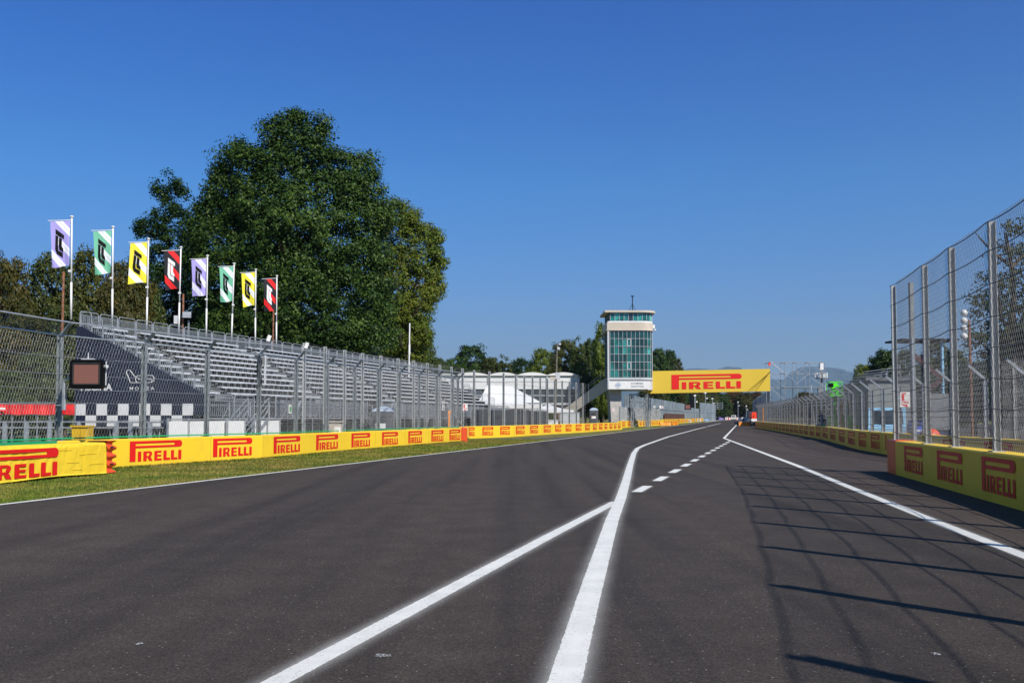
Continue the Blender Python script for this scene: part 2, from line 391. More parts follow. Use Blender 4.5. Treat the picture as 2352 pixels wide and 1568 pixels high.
marking([G(560, 1612), G(637, 1568), G(1263, 1231.5), G(1414, 1153)], 0.088, 0.0125, 0.17)
marking([G(1278, 1640), G(1298, 1568), G(1352, 1375), G(1405.5, 1196.5), G(1426, 1145.6), G(1438.5, 1104), G(1447, 1070), G(1456, 1041), G(1464, 1030), G(1480, 1022.5), G(1535, 1003), G(1600, 985.5), (53.3, 262)], 0.105, 0.0165, 0.17)
marking([(46.0, 210), G(1663, 1006.5)] + lineC[1:] + [(5.2, 6), (4.6, 1)], 0.095, 0.0205, 0.12)
for i in range(13):
    y0 = 22.5 + 3.85 * i; x0 = 2.72 + 0.9865 * i
    L = 2.0
    marking([(x0, y0), (x0 + 0.256 * L, y0 + L)], 0.11, 0.0125, 0.12)
# scuffs of spilt white paint
sm_, snt, sb, so_ = newmat("spilt_paint"); sb.inputs["Base Color"].default_value = (.62, .62, .62, 1)
snt.links.new(ramp(snt, noise(snt, 60, 4, .8).outputs[0], [(.47, (0, 0, 0)), (.56, (.9, .9, .9))]).outputs[0], sb.inputs["Alpha"]); M['scuff'] = sm_
rnd = random.Random(5)
for (px, py, r) in ((320, 1481, 0.028), (880, 1508, 0.06), (2150, 1504, 0.035)):
    c = G(px, py); pts = []
    for k in range(14):
        a = 2 * math.pi * k / 14; rr = r * rnd.uniform(0.45, 1.1); pts.append((c.x + rr * 1.1 * math.cos(a), c.y + rr * 1.2 * math.sin(a)))
    flat('paint_scuff', pts, 0.013, M['scuff'])
# far bright kerb and verge line beyond the bridge
marking([G(1620, 968.4), G(1645, 965.8), G(1688, 962.8)], 0.5, 0.0165, 0.1)

# hills on the horizon
def hills():
    b = MB(); rn = random.Random(3)
    px = [(-2500, 925), (900, 905), (1300, 880), (1450, 860), (1530, 852), (1600, 845), (1640, 848), (1675, 841), (1705, 849), (1760, 868), (1800, 872), (1825, 850), (1845, 842), (1880, 841), (1910, 844), (1935, 853), (1990, 853), (2050, 862), (2200, 880), (3200, 920)]
    prof = [((x - 1176) / FP * 22500, (957 - y) / FP * 22500 / 1.15) for x, y in px]
    n = 0; rows = 7
    xs = []
    for (x0, h0), (x1, h1) in zip(prof[:-1], prof[1:]):
        for k in range(10):
            t = k / 10; t2 = t * t * (3 - 2 * t); xs.append((x0 + (x1 - x0) * t, (h0 + (h1 - h0) * t2) * (1 + 0.006 * math.sin(x0 / 170 + k * 1.7)) + rn.uniform(-4, 4)))
    for (x, h) in xs:
        for j in range(rows):
            f = j / (rows - 1)
            b.v.append((x, 17500 + 5000 * f + rn.uniform(-150, 150), h * f ** 0.8 * (1 + rn.uniform(-0.1, 0.1) * (f < 1)) * 1.15 - 5))
        b.v.append((x, 26000, -10))
    R = rows + 1
    for i in range(len(xs) - 1):
        for j in range(R - 1): b.f.append((i * R + j, (i + 1) * R + j, (i + 1) * R + j + 1, i * R + j + 1))
    o = b.build('hills', paint("hill_forest", (0.05, 0.07, 0.045), 0.9, var=0.4, scale=0.004), smooth=True)
    tag(o, kind='structure')
hills()

# ------------------------------------------------------------ polylines, walls, logos
class Line:
    def __init__(s, pts):
        s.p = [Vector((p[0], p[1], 0)) for p in pts]; s.c = [0.0]
        for a, b in zip(s.p[:-1], s.p[1:]): s.c.append(s.c[-1] + (b - a).length)
        s.L = s.c[-1]
    def at(s, d):
        for i in range(len(s.p) - 1):
            if d <= s.c[i + 1] or i == len(s.p) - 2:
                t = (s.p[i + 1] - s.p[i]).normalized(); return s.p[i] + t * (d - s.c[i]), t
    def of_px(s, px, z=0.5):
        best = None; n = int(s.L * 20) + 200
        for k in range(-40, n):
            d = s.L * k / (n - 1); p, t = s.at(max(d, 0)) ; p = p + t * (min(d, 0)); p = Vector((p.x, p.y, z))
            if p.y < 2: continue
            e = abs(proj(p)[0] - px)
            if best is None or e < best[0]: best = (e, d)
        return best[1]
    def offset(s, o):
        """positive = right of the direction"""
        out = []
        for i in range(len(s.p)):
            ts = []
            if i > 0: ts.append((s.p[i] - s.p[i - 1]).normalized())
            if i < len(s.p) - 1: ts.append((s.p[i + 1] - s.p[i]).normalized())
            t = sum(ts, Vector((0, 0, 0))).normalized(); n = Vector((t.y, -t.x, 0)); out.append(s.p[i] + n * o)
        return Line(out)
def wall_mesh(line, h, th, side, s0=None, s1=None, top=None):
    """front on the line, body going away from 'side' (+1 front faces right)"""
    pts = line.p; b = MB(); back = line.offset(-side * th).p; ch = 0.03
    sec = []
    fr = line.offset(-side * ch).p
    for i in range(len(pts)):
        a, bk, c = pts[i], back[i], fr[i]
        sec.append([(a.x, a.y, 0.0), (a.x, a.y, h - ch), (c.x, c.y, h), (bk.x, bk.y, h), (bk.x, bk.y, 0.0)])
    for q in sec: b.v += q
    for i in range(len(sec) - 1):
        for j in range(4): b.f.append((5 * i + j, 5 * i + j + 1, 5 * i + 5 + j + 1, 5 * i + 5 + j))
    b.f.append((4, 3, 2, 1, 0)); e = 5 * (len(sec) - 1); b.f.append((e, e + 1, e + 2, e + 3, e + 4))
    return b
def logo_polys(A=3.4):
    """word logo in a box W=A, H=1; returns (verts2d, faces)"""
    V = []; F = []
    def quad(pts):
        n = len(V); V.extend([(x * A, y) for x, y in pts]); F.append(tuple(range(n, n + len(pts))))
    quad([(0, 0), (.107, 0), (.107, 1), (0, 1)])
    xi, yc, ri, ro = .835, .82, .055, .165; xo = 1 - ro / A
    quad([(.107, yc + ri), (xi, yc + ri), (xi, 1 - .015), (.107, 1 - .015)])
    V[-1] = (.107 * A, 1); V[-2] = (xi * A, 1)
    quad([(.107, yc - ro), (xi, yc - ro), (xi, yc - ri), (.107, yc - ri)])
    n = len(V); K = 10; V.append((xi * A, yc + ro + .015)); 
    inner = []; outer = []
    for k in range(K + 1):
        a = math.pi / 2 - math.pi * k / K
        inner.append((xi * A + ri * math.cos(a), yc + ri * math.sin(a))); outer.append((xo * A + ro * math.cos(a), yc + (ro + (.015 if k == 0 else 0)) * math.sin(a)))
    n = len(V); V.extend(inner + outer)
    for k in range(K): F.append((n + k + 1, n + k, n + K + 1 + k, n + K + 2 + k))
    n2 = len(V); V.extend([(xi * A, yc - ro)]); F.append((n2 - 1 - (K + 1) - 0, n2 - 1, n2)) if False else None
    F.append((n - 1, n, n + K + 1)); F.append((n2, n2 - 1, n + K))
    h = .49
    quad([(.1475, 0), (.2106, 0), (.2106, h), (.1475, h)])
    # R
    quad([(.249, 0), (.312, 0), (.312, h), (.249, h)])
    quad([(.312, h - .09), (.38, h - .09), (.395, h - .03), (.37, h), (.312, h)])
    quad([(.36, .20), (.40, .24), (.412, .33), (.412, .40), (.395, h - .03), (.38, h - .09), (.352, .34)])
    quad([(.312, .16), (.40, .24), (.36, .25), (.312, .25)])
    quad([(.33, .165), (.36, 0), (.422, 0), (.385, .22)])
    # E
    quad([(.4547, 0), (.512, 0), (.512, h), (.4547, h)])
    for y0, y1, x1 in ((0, .10, .597), (.20, .29, .587), (h - .10, h, .592)): quad([(.512, y0), (x1, y0), (x1, y1), (.512, y1)])
    for x0, x1 in ((.6307, .761), (.778, .9074)):
        quad([(x0, 0), (x0 + .06, 0), (x0 + .06, h), (x0, h)]); quad([(x0 + .06, 0), (x1, 0), (x1, .115), (x0 + .06, .115)])
    quad([(.924, 0), (.9868, 0), (.9868, h), (.924, h)])
    return V, F
def put_logo(parent, A_, B_, zb, H, nrm, mat=None, name='logo', width=None):
    """A_, B_ world points of the left and right ends of the printed word"""
    A_ = Vector((A_[0], A_[1], 0)); B_ = Vector((B_[0], B_[1], 0)); W = (B_ - A_).length
    V, F = logo_polys(W / H); ax = (B_ - A_).normalized()
    b = MB(); off = Vector(nrm) * 0.012
    b.add([tuple(A_ + ax * (x * H) + off + Vector((0, 0, zb + y * H))) for x, y in V], F)
    return b.build(name, mat or M['red'], parent)
def logos_px(parent, line, pairs, side, zb=0.22, H=0.64):
    for a, c in pairs:
        sa, sc = line.of_px(a), line.of_px(c); pa, t = line.at(sa); pc, t2 = line.at(sc)
        t = (pc - pa).normalized() if sa < sc else (pa - pc).normalized()
        n = Vector((t.y, -t.x, 0)) * side; put_logo(parent, pa, pc, zb, H, n)
def text_mesh(txt, size, bold=0.0, extrude=0.0, spacing=1.0):
    cu = bpy.data.curves.new("text", 'FONT'); cu.body = txt; cu.size = size; cu.offset = bold; cu.extrude = extrude
    cu.space_character = spacing; cu.resolution_u = 3
    o = bpy.data.objects.new("text", cu); COL.objects.link(o); dg = bpy.context.evaluated_depsgraph_get(); dg.update()
    me = bpy.data.meshes.new_from_object(o.evaluated_get(dg)); vs = [tuple(v.co) for v in me.vertices]; fs = [tuple(p.vertices) for p in me.polygons]
    bpy.data.objects.remove(o); bpy.data.curves.remove(cu); bpy.data.meshes.remove(me)
    x0 = min(v[0] for v in vs); x1 = max(v[0] for v in vs); y0 = min(v[1] for v in vs); y1 = max(v[1] for v in vs)
    return vs, fs, (x0, y0, x1, y1)
def put_text(txt, org, ax, w, h, mat, parent, name='lettering', bold=0.0, off=(0, 0, 0), up=Vector((0, 0, 1)), spacing=1.0):
    """fit the text into a w x h box whose lower left corner is org"""
    vs, fs, (x0, y0, x1, y1) = text_mesh(txt, 1.0, bold, spacing=spacing)
    sx = w / (x1 - x0); sy = h / (y1 - y0); ax = Vector(ax).normalized(); org = Vector(org) + Vector(off)
    b = MB(); b.add([tuple(org + ax * ((v[0] - x0) * sx) + up * ((v[1] - y0) * sy)) for v in vs], fs)
    return b.build(name, mat, parent)
def at_px(px, Z0, slope=0.2345, base=None): pass

def gp(px, Z):                                   # plan point on the sight line of px at distance Z
    r = ray(px, 960); return (r.x / r.y * Z, Z)
# left wall beside the grass
W1 = Line([(-15.2, 19.0), gp(0, 27.4), gp(132, 30.1), gp(274, 32.6), gp(483, 36.9), gp(604, 39.7), gp(800, 48.6), gp(1059, 65.6)])
w1 = root('barrier_wall', W1.p[3], 'long yellow concrete barrier with red tyre-maker logos along the left grass verge, under the near debris fence', 'barrier wall')
WH = 0.94
wall_mesh(W1, WH, 0.5, 1).build('wall_body', M['yellow'], w1)
e0, t0 = W1.at(W1.L); e1 = e0 + t0 * 1.35
endb = Line([e0 + t0 * 0.005, e1]); wall_mesh(endb, WH + 0.012, 0.53, 1).build('end_block', M['orange'], w1, label='orange end block of the barrier')
gl = Line([W1.p[0], W1.p[1], W1.p[2]]).offset(0.006); gb = MB()
for i in range(2):
    a, c = gl.p[i], gl.p[i + 1]
    gb.add([(a.x, a.y, 0.62), (c.x, c.y, 0.62), (c.x, c.y, WH + .004), (a.x, a.y, WH + .004)], [(0, 1, 2, 3)])
    gb.add([(a.x, a.y, WH + .004), (c.x, c.y, WH + .004), (c.x - .5, c.y + .1, WH + .004), (a.x - .5, a.y + .1, WH + .004)], [(0, 1, 2, 3)])
gb.build('green_band', M['green'], w1)
logos_px(w1, W1, [(298, 418), (489, 579), (628, 689), (726, 776), (807, 849.5), (877, 913.5), (937.4, 969), (990.4, 1018.5), (1032, 1057)], 1, 0.2, 0.66)
# seams between the printed wraps
sm = MB()
for px in (483, 604, 740, 862, 930, 985):
    p, t = W1.at(W1.of_px(px)); n = Vector((t.y, -t.x, 0)); sm.box((p.x + n.x * 0.004, p.y + n.y * 0.004, WH / 2 - .01), (0.018, 0.012, WH - 0.03), math.atan2(t.y, t.x))
sm.build('seam', paint("seam_yellow", (0.5, 0.36, 0.02), 0.6), w1)

# foreground padded block with corrugated orange nose
def front_block():
    a = Vector((-13.15, 21.2, 0)); c = Vector(gp(246, 29.5) + (0,)); t = (c - a).normalized(); n = Vector((t.y, -t.x, 0))
    r = root('padded_barrier', c, 'wrinkled yellow padded barrier block with a large red logo in the left foreground', 'crash barrier')
    b = MB(); L = (c - a).length; NS = 60; rn = random.Random(4); th = 0.62; H = 0.925
    prof = [(0.02, 0.06), (0.0, 0.10), (0.0, 0.5), (0.0, H - 0.10), (-0.03, H - 0.03), (-0.10, H), (-th + 0.05, H), (-th, H - 0.05), (-th, 0.06)]
    for i in range(NS + 1):
        s = L * i / NS; p = a + t * s
        for j, (o, z) in enumerate(prof):
            w = rn.uniform(-.008, .008) + 0.008 * math.sin(s * 3.1 + j)
            q = p + n * (o + w); b.v.append((q.x, q.y, z + (rn.uniform(-.008, .008) if j in (4, 5) else 0) + (0.02 * math.sin(s * 1.3) if j == 1 or j == 0 else 0)))
    K = len(prof)
    for i in range(NS):
        for j in range(K - 1): b.f.append((i * K + j, (i + 1) * K + j, (i + 1) * K + j + 1, i * K + j + 1))
    b.f.append(tuple(range(K))); b.f.append(tuple(range(NS * K, NS * K + K))[::-1])
    b.build('padded_cover', M['yellow_fabric'], r, smooth=False)
    # tape patches and folds
    tp = MB()
    for (s, z, w, h) in ((-0.9, .62, .8, .006), (-1.6, .42, .6, .006), (-0.5, .33, .7, .006), (-1.4, .22, .45, .006), (-2.2, .77, 1.1, .006), (-.7, .86, 1.0, .006)):
        p = c + t * s + n * 0.018; tp.box((p.x, p.y, z), (w, 0.006, h), math.atan2(t.y, t.x))
    tp.build('fold', paint("fold_yellow", (0.72, 0.53, 0.03), 0.6), r)
    # nose
    nb = MB(); NZ = 81; ring = []
    for i in range(NZ):
        z = 0.03 + 0.93 * i / (NZ - 1); cw = math.cos(2 * math.pi * (z - 0.04) / 0.235); bul = 0.045 * (1 if cw > 0 else -1) * abs(cw) ** 0.6
        pts = [c + t * 0.01 + n * (0.0 + bul * .5), c + t * (0.44 + bul) + n * (-0.02 + bul), c + t * (0.56 + bul) + n * -0.16, c + t * (0.56 + bul) + n * (-th + .16), c + t * (0.44 + bul) + n * (-th + .02), c + t * 0.01 + n * (-th)]
        for q in pts: nb.v.append((q.x, q.y, z))
    for i in range(NZ - 1):
        for j in range(5): nb.f.append((i * 6 + j, i * 6 + j + 1, i * 6 + 7 + j, i * 6 + 6 + j))
    nb.f.append(tuple(range(6))[::-1]); nb.f.append(tuple(range((NZ - 1) * 6, NZ * 6)))
    nb.build('corrugated_nose', M['orange'], r, smooth=True, label='ribbed orange plastic nose')
    for z in (.30, .78):
        sl = MB(); q = c + t * 0.22 + n * 0.04; sl.box((q.x, q.y, z), (0.14, 0.03, 0.03), math.atan2(t.y, t.x)); sl.build('slot', M['dark'], r)
    ln = Line([a, c]); logos_px(r, ln.offset(0.014), [(-62, 134)], 1, 0.12, 0.72)
front_block()

# second left wall, beyond the gap
W2 = Line([gp(932, 64.3), gp(1075, 77.6), gp(1178, 84.8), gp(1270, 98), gp(1340, 108.6), gp(1429, 134)])
w2 = root('barrier_wall', W2.p[1], 'yellow barrier wall behind the service road gap, running from the orange end block to the tower', 'barrier wall')
wall_mesh(W2, 0.93, 0.5, 1).build('wall_body', M['yellow'], w2)
logos_px(w2, W2, [(1076.5, 1089.9), (1107.8, 1132.6), (1148.9, 1171), (1185, 1204.8), (1218, 1236), (1248.8, 1265), (1275, 1289), (1299, 1312.6), (1322.4, 1335.7), (1344, 1355), (1361.7, 1370.7), (1376, 1384), (1388.6, 1395), (1400, 1406.6), (1410.5, 1416), (1420, 1425)], 1, 0.2, 0.66)
W3 = Line([gp(1427, 152.8), gp(1455, 167), gp(1485, 180), gp(1519, 197)])
w3 = root('barrier_wall', W3.p[0], 'yellow barrier wall on the verge in front of the control tower base', 'barrier wall')
wall_mesh(W3, 1.02, 0.5, 1).build('wall_body', M['yellow'], w3)
logos_px(w3, W3, [(1428, 1436), (1442, 1448.5), (1452.7, 1458.4), (1462, 1467), (1469.7, 1474), (1476.4, 1480), (1482, 1485.5), (1488, 1491), (1493, 1496), (1498, 1501), (1503, 1505.6), (1508, 1511), (1513.4, 1516.3)], 1, 0.22, 0.70)
W4 = Line([gp(1523, 218), gp(1560, 265), gp(1600, 340), gp(1626, 440)])
w4 = root('barrier_wall', W4.p[0], 'far yellow barrier wall with tiny red logos behind the numbered braking boards', 'barrier wall')
wall_mesh(W4, 1.1, 0.5, 1).build('wall_body', M['yellow'], w4)
for k in range(34):
    s = 1.5 + k * 5.2
    if s + 3 < W4.L:
        pa, t = W4.at(s); pc, _ = W4.at(s + 3.0); put_logo(w4, pa, pc, 0.24, 0.75, Vector((t.y, -t.x, 0)))
W5 = Line([gp(1629, 470), gp(1645, 545)]); w5 = root('barrier_wall', W5.p[0], 'short white and pink far barrier between the yellow wall and the purple wall', 'barrier wall')
wall_mesh(W5, 1.15, 0.5, 1).build('wall_body', M['magenta'], w5)
cb = MB()
for k in range(6):
    pa, t = W5.at(3 + k * 13); n = Vector((t.y, -t.x, 0)); cb.box((pa.x + n.x * .02, pa.y + n.y * .02, .6), (6, .04, .7), math.atan2(t.y, t.x))
cb.build('white_panel', M['white'], w5)
W6 = Line([gp(1645.5, 548), gp(1664.5, 562)]); w6 = root('barrier_wall', W6.p[0], 'far purple barrier with white lettering left of the white van', 'barrier wall')
wall_mesh(W6, 1.3, 0.5, 1).build('wall_body', M['purple'], w6)
pa, t = W6.at(W6.L * .33); put_text("LAS VEGAS", (pa.x, pa.y, 0.4), t, W6.L * .5, 0.5, M['white'], w6, off=(0.01, -0.03, 0), bold=.02)

# right walls: far one along the pit exit, near one in the foreground
W7 = Line([(13.2, 12.0), (15.0, 30.0), gp(2041, 44.0), gp(1970, 51.6), gp(1887.4, 74.6), gp(1805, 104), gp(1736, 155)])
w7 = root('barrier_wall', W7.p[-1], 'long shaded yellow barrier wall with red logos under the right-hand run of debris fence', 'barrier wall')
wall_mesh(W7, 0.96, 0.5, -1).build('wall_body', M['yellow'], w7)
fp7 = [(2034, 2062), (2001, 2020.6), (1973, 1989.6), (1948.7, 1963.5), (1927.3, 1940), (1907.5, 1919.5), (1890, 1901), (1874.5, 1884.4), (1860.7, 1869.3), (1847.8, 1856), (1836.3, 1844), (1825, 1832.5), (1815, 1821.8), (1806, 1812.4), (1797.6, 1803), (1790, 1795), (1782, 1787), (1775.7, 1779.8), (1769, 1773), (1763, 1766.6), (1757, 1760.5), (1751.4, 1755), (1746.4, 1749.6), (1741.6, 1744.6), (1737, 1740)]
logos_px(w7, W7, fp7, -1, 0.2, 0.66)
for s in (3, 7, 11, 15, 19, 23):
    pa, t = W7.at(s); pc, _ = W7.at(s + 2.3); put_logo(w7, pc, pa, 0.2, 0.66, Vector((-t.y, t.x, 0)))
pb, t = W7.at(W7.L); wall_mesh(Line([pb + t * .01, pb + t * 1.3]), .98, .52, -1).build('end_block', M['orange'], w7)
W8 = Line([(3.6, -7.5), (5.35, 0.5), (7.15, 9.0), (8.85, 17.55), (10.9, 29.2)])
w8 = root('barrier_wall', W8.p[-1], 'large shaded yellow barrier wall with red end block in the right foreground', 'barrier wall')
wall_mesh(W8, 0.965, 0.55, -1).build('wall_body', M['yellow'], w8)
pb, t = W8.at(W8.L); wall_mesh(Line([pb + t * .005, pb + t * 1.25]), .985, .57, -1).build('end_block', M['orange'], w8, label='faded red end block')
logos_px(w8, W8, [(2077.7, 2119.6), (2153.6, 2210.9), (2256.5, 2333.5)], -1, 0.19, 0.68)
for s in (1.5, 4.9, 8.3, 11.7, 15.1, 18.5):
    pa, t = W8.at(s); pc, _ = W8.at(s + 2.2); put_logo(w8, pc, pa, 0.19, 0.68, Vector((-t.y, t.x, 0)))

# ------------------------------------------------------------ debris fences
M['palepost'] = paint('pale_post', (0.38, 0.39, 0.38), 0.5, 0.1, var=0.15, scale=8)
M['wire_mid'] = paint('wire_mid', (0.20, 0.205, 0.21), 0.5, 0.4, var=0.2, scale=1)
def wires_np(Pn, Qn, r):
    """3-sided prisms between the rows of Pn and Qn"""
    d = Qn - Pn; L = np.linalg.norm(d, axis=1, keepdims=True); d = d / np.maximum(L, 1e-9)
    up = np.tile(np.array([[0.31, 0.2, 0.93]]), (len(d), 1)); a = np.cross(d, up); a /= np.linalg.norm(a, axis=1, keepdims=True); b = np.cross(a, d)
    V = np.empty((len(d), 6, 3))
    for k in range(3):
        t = 2 * math.pi * k / 3; o = (a * math.cos(t) + b * math.sin(t)) * r
        V[:, k] = Pn + o; V[:, 3 + k] = Qn + o
    base = (np.arange(len(d)) * 6)[:, None]
    F = np.concatenate([base + np.array([[k, (k + 1) % 3, 3 + (k + 1) % 3, 3 + k]]) for k in range(3)])
    return V.reshape(-1, 3), F
def mesh_wires(line, s0, s1, z0, z1, w, k, r, topoff=None, sag=0.0):
    """chain link: two families of diagonals, horizontal pitch w, slope k (rise over run); topoff shifts the top edge sideways"""
    run = (z1 - z0) / k; Ps, Qs = [], []
    brk = [c for c in line.c if s0 < c < s1]
    def pt(s, z):
        p, t = line.at(s); o = Vector((0, 0, 0))
        if topoff is not None: n = Vector((t.y, -t.x, 0)); o = n * (topoff * (z - z0) / (z1 - z0))
        return (p.x + o.x, p.y + o.y, z)
    n = int((s1 - s0 + run) / w)
    for fam in (1, -1):
        for i in range(n + 1):
            sa = s0 - (run if fam > 0 else 0) + i * w; sb = sa + run if fam > 0 else sa - run
            if fam < 0: sa = s0 + i * w; sb = sa - run
            # parameter u 0..1 bottom to top
            lo, hi = 0.0, 1.0; ds = sb - sa
            for lim, sg in ((s0, 1), (s1, -1)):
                ua = (lim - sa) / ds
                if (sa - lim) * sg < 0 and (sb - lim) * sg < 0: lo, hi = 1, 0; break
                if (sa - lim) * sg < 0: lo = max(lo, ua)
                if (sb - lim) * sg < 0: hi = min(hi, ua)
            if hi - lo < 1e-3: continue
            us = [lo] + sorted(u for u in ((c - sa) / ds for c in brk) if lo < u < hi) + [hi]
            for u0, u1 in zip(us[:-1], us[1:]):
                Ps.append(pt(sa + ds * u0, z0 + (z1 - z0) * u0)); Qs.append(pt(sa + ds * u1, z0 + (z1 - z0) * u1))
    return np.array(Ps), np.array(Qs)
def post_mesh(h, w, d, arm=None, plate=True, name='post'):
    """I-section post at origin; x = along the fence, y = away from the track; arm = (reach toward the track, rise)"""
    b = MB(); f = 0.012
    b.box((0, -d / 2 + f / 2, h / 2), (w, f, h)); b.box((0, d / 2 - f / 2, h / 2), (w, f, h)); b.box((0, 0, h / 2), (f, d - 2 * f - .002, h))
    if plate: b.box((0, 0, 0.012), (w * 2.2, d * 2.0, 0.02))
    if arm: b.beam((0, -d * .2, h - 0.02), (0, -arm[0], h + arm[1]), w * 0.75, w * 0.7)
    z = 0.3
    while z < h: b.box((0, -d / 2 - .012, z), (0.03, 0.02, 0.03)); z += 0.45
    me = bpy.data.meshes.new(name); me.from_pydata(b.v, [], b.f); return me
def fence(line, s0, s1, zb, h, spacing, label, cat='debris fence', arm=None, side=1, pw=0.12, pd=0.14, pmat=None, cables=(), cr=0.008, cmat=None, mw=0.075, mk=2.2, mr=0.0017,
          wmat=None, toprail=True, botrail=None, posts=None, group=None, meshoff=0.09, sag=0.03, railr=0.024):
    p0, t0 = line.at(s0); r = root('debris_fence', (p0.x, p0.y, zb), label, cat, group)
    pmat = pmat or M['galv']; wmat = wmat or M['wire']; cmat = cmat or M['galv']
    me = post_mesh(h, pw, pd, arm); me.materials.append(pmat)
    ps = posts or [s0 + spacing * i for i in range(int((s1 - s0) / spacing) + 1)]
    ps = ps[:100]
    for s in ps:
        p, t = line.at(s); rz = math.atan2(t.y, t.x) if side > 0 else math.atan2(t.y, t.x) + math.pi
        o = mesh_obj('post', me, None, r, (p.x - p0.x, p.y - p0.y, 0), rz)
    front = line.offset(side * meshoff)
    s1f = min(s1, front.L)
    def pts_at(z, off=0.0, sagk=0.0):
        out = []; L2 = line.offset(side * (meshoff + off)); q = sorted(ps)
        for a, c in zip(q[:-1], q[1:]):
            for u in (0, .25, .5, .75):
                p, t = L2.at(a + (c - a) * u); out.append((p.x, p.y, z - sagk * 4 * u * (1 - u)))
        p, t = L2.at(q[-1]); out.append((p.x, p.y, z)); return out
    if toprail: MB().path(pts_at(zb + h - 0.03), railr).build('top_rail', M['rail'], r)
    if arm:
        MB().path(pts_at(zb + h + arm[1], arm[0] - meshoff - .01, 0 if toprail else 0.12), railr if toprail else cr).build('arm_rail', M['rail'] if toprail else cmat, r)
    if botrail: MB().path(pts_at(zb + 0.07), 0.022).build('bottom_rail', botrail, r)
    rn = random.Random(len(label))
    for z in cables: MB().path(pts_at(zb + z, 0.01, sag * rn.uniform(.5, 1.6)), cr, 4).build('cable', cmat, r)
    P_, Q_ = mesh_wires(front, s0, s1f, zb + 0.03, zb + h - (0.02 if arm else 0), mw, mk, mr)
    if arm:
        P2, Q2 = mesh_wires(front, s0, s1f, zb + h - .02, zb + h + arm[1], mw, mk * .6, mr, topoff=side * (arm[0] - meshoff)); P_ = np.concatenate([P_, P2]); Q_ = np.concatenate([Q_, Q2])
    P_ = P_ - np.array([p0.x, p0.y, zb]); Q_ = Q_ - np.array([p0.x, p0.y, zb])
    V, F = wires_np(P_, Q_, mr); mesh_obj('wire_mesh', np_mesh('wire_mesh', V, F), wmat, r)
    return r
F1 = W1.offset(-0.22)
ps1 = [F1.of_px(px, 1.0) for px in (133, 327, 474, 594, 679, 751, 813.4, 868, 917, 962, 1002.6, 1039.2, 1073.4)]
ps1 = [ps1[0] - 8.2, ps1[0] - 4.2] + ps1; ps1[-1] = min(ps1[-1], F1.L + .9)
fence(F1, ps1[0], ps1[-1], WH, 3.16, 3.1, 'tall debris fence with cranked arms on the near yellow wall left of the track', arm=(0.42, 0.34), posts=ps1, pmat=M['galv_dark'],
      cables=(0.62, 1.15, 1.55, 2.0, 2.5), botrail=M['green'], pw=0.115, pd=0.15, mw=0.13, mk=2.3, mr=0.0027, cr=0.0075)
F2 = Line([gp(640, 46), gp(698.7, 49.9), gp(747.5, 52.6), gp(839, 58.3), gp(945, 65.3), gp(1079.5, 78.2), gp(1178, 85.5), gp(1270, 98.8), gp(1345, 110.8)])
fence(F2, F2.of_px(698, 2), F2.L - .2, 0.0, 5.25, 2.72, 'long mesh fence of tall straight posts behind the yellow walls, passing the grandstand and marquee', pmat=M['palepost'], toprail=False,
      cables=(1.2, 1.9, 2.7, 3.5, 4.4), mw=0.11, mr=0.0014, wmat=M['wire_mid'], pw=0.15, pd=0.14, botrail=None, cmat=M['wire_dark'], cr=.01)
# palisade-like sheets by the tower
F3 = W3.offset(-0.35)
fence(F3, 0.5, F3.L, 0.0, 3.15, 1.25, 'low close-posted steel mesh fence right behind the wall below the control tower', pmat=M['galv'], toprail=False, cables=(1.1, 2.2), mw=.12, mr=.004, pw=.14, pd=.12)
def palisade(pts, h, label, brown=None):
    ln = Line(pts); p0 = ln.p[0]; r = root('steel_palisade', p0, label, 'palisade fence'); b = MB(); rn = random.Random(9); s = 0; i = 0
    while s < ln.L:
        p, t = ln.at(s); hh = h + rn.uniform(-.12, .12); a = math.atan2(t.y, t.x)
        b.box((p.x, p.y, hh / 2), (0.62, 0.05 if i % 2 else 0.14, hh), a + rn.uniform(-.05, .05)); s += 0.68; i += 1
    b.build('sheet_panel', M['steelblue'], r)
    rb = MB()
    for z in (1.2, 3.2): 
        q = ln.offset(0.12); rb.path([(p.x, p.y, z) for p in q.p], 0.05, 4)
    rb.build('rail', M['galv'], r)
    if brown:
        l2 = ln.offset(0.35); b = MB(); a, c = l2.at(brown[0])[0], l2.at(brown[1])[0]; m = (a + c) / 2; d = c - a
        b.box((m.x, m.y, 1.2), (d.length, .06, 2.4), math.atan2(d.y, d.x)); b.build('brown_panel', M['brown'], r)
    return r
palisade([gp(1436, 175), gp(1500, 205), gp(1545, 250), gp(1580, 312)], 5.3, 'tall grey palisade of vertical steel sheets with brown lower panels, right of the tower legs', brown=(52, 118))
palisade([gp(1580.5, 322), gp(1606, 385)], 4.6, 'middle stretch of grey sheet palisade behind the braking boards')
palisade([gp(1608, 385), gp(1632, 415), gp(1644, 455)], 7.0, 'highest pale grey sheet palisade where the left fence ends')
palisade([gp(1645, 600), gp(1692, 640)], 5.0, 'farthest low grey sheet fence in front of the woods, left of the track end')
palisade([gp(1694, 640), gp(1732, 600)], 5.0, 'farthest low grey sheet fence in front of the woods, behind the generator')
palisade([gp(1729, 330), gp(1740, 262), gp(1770, 186)], 6.5, 'tall grey sheet palisade beyond the right fence, below the right end of the bridge')
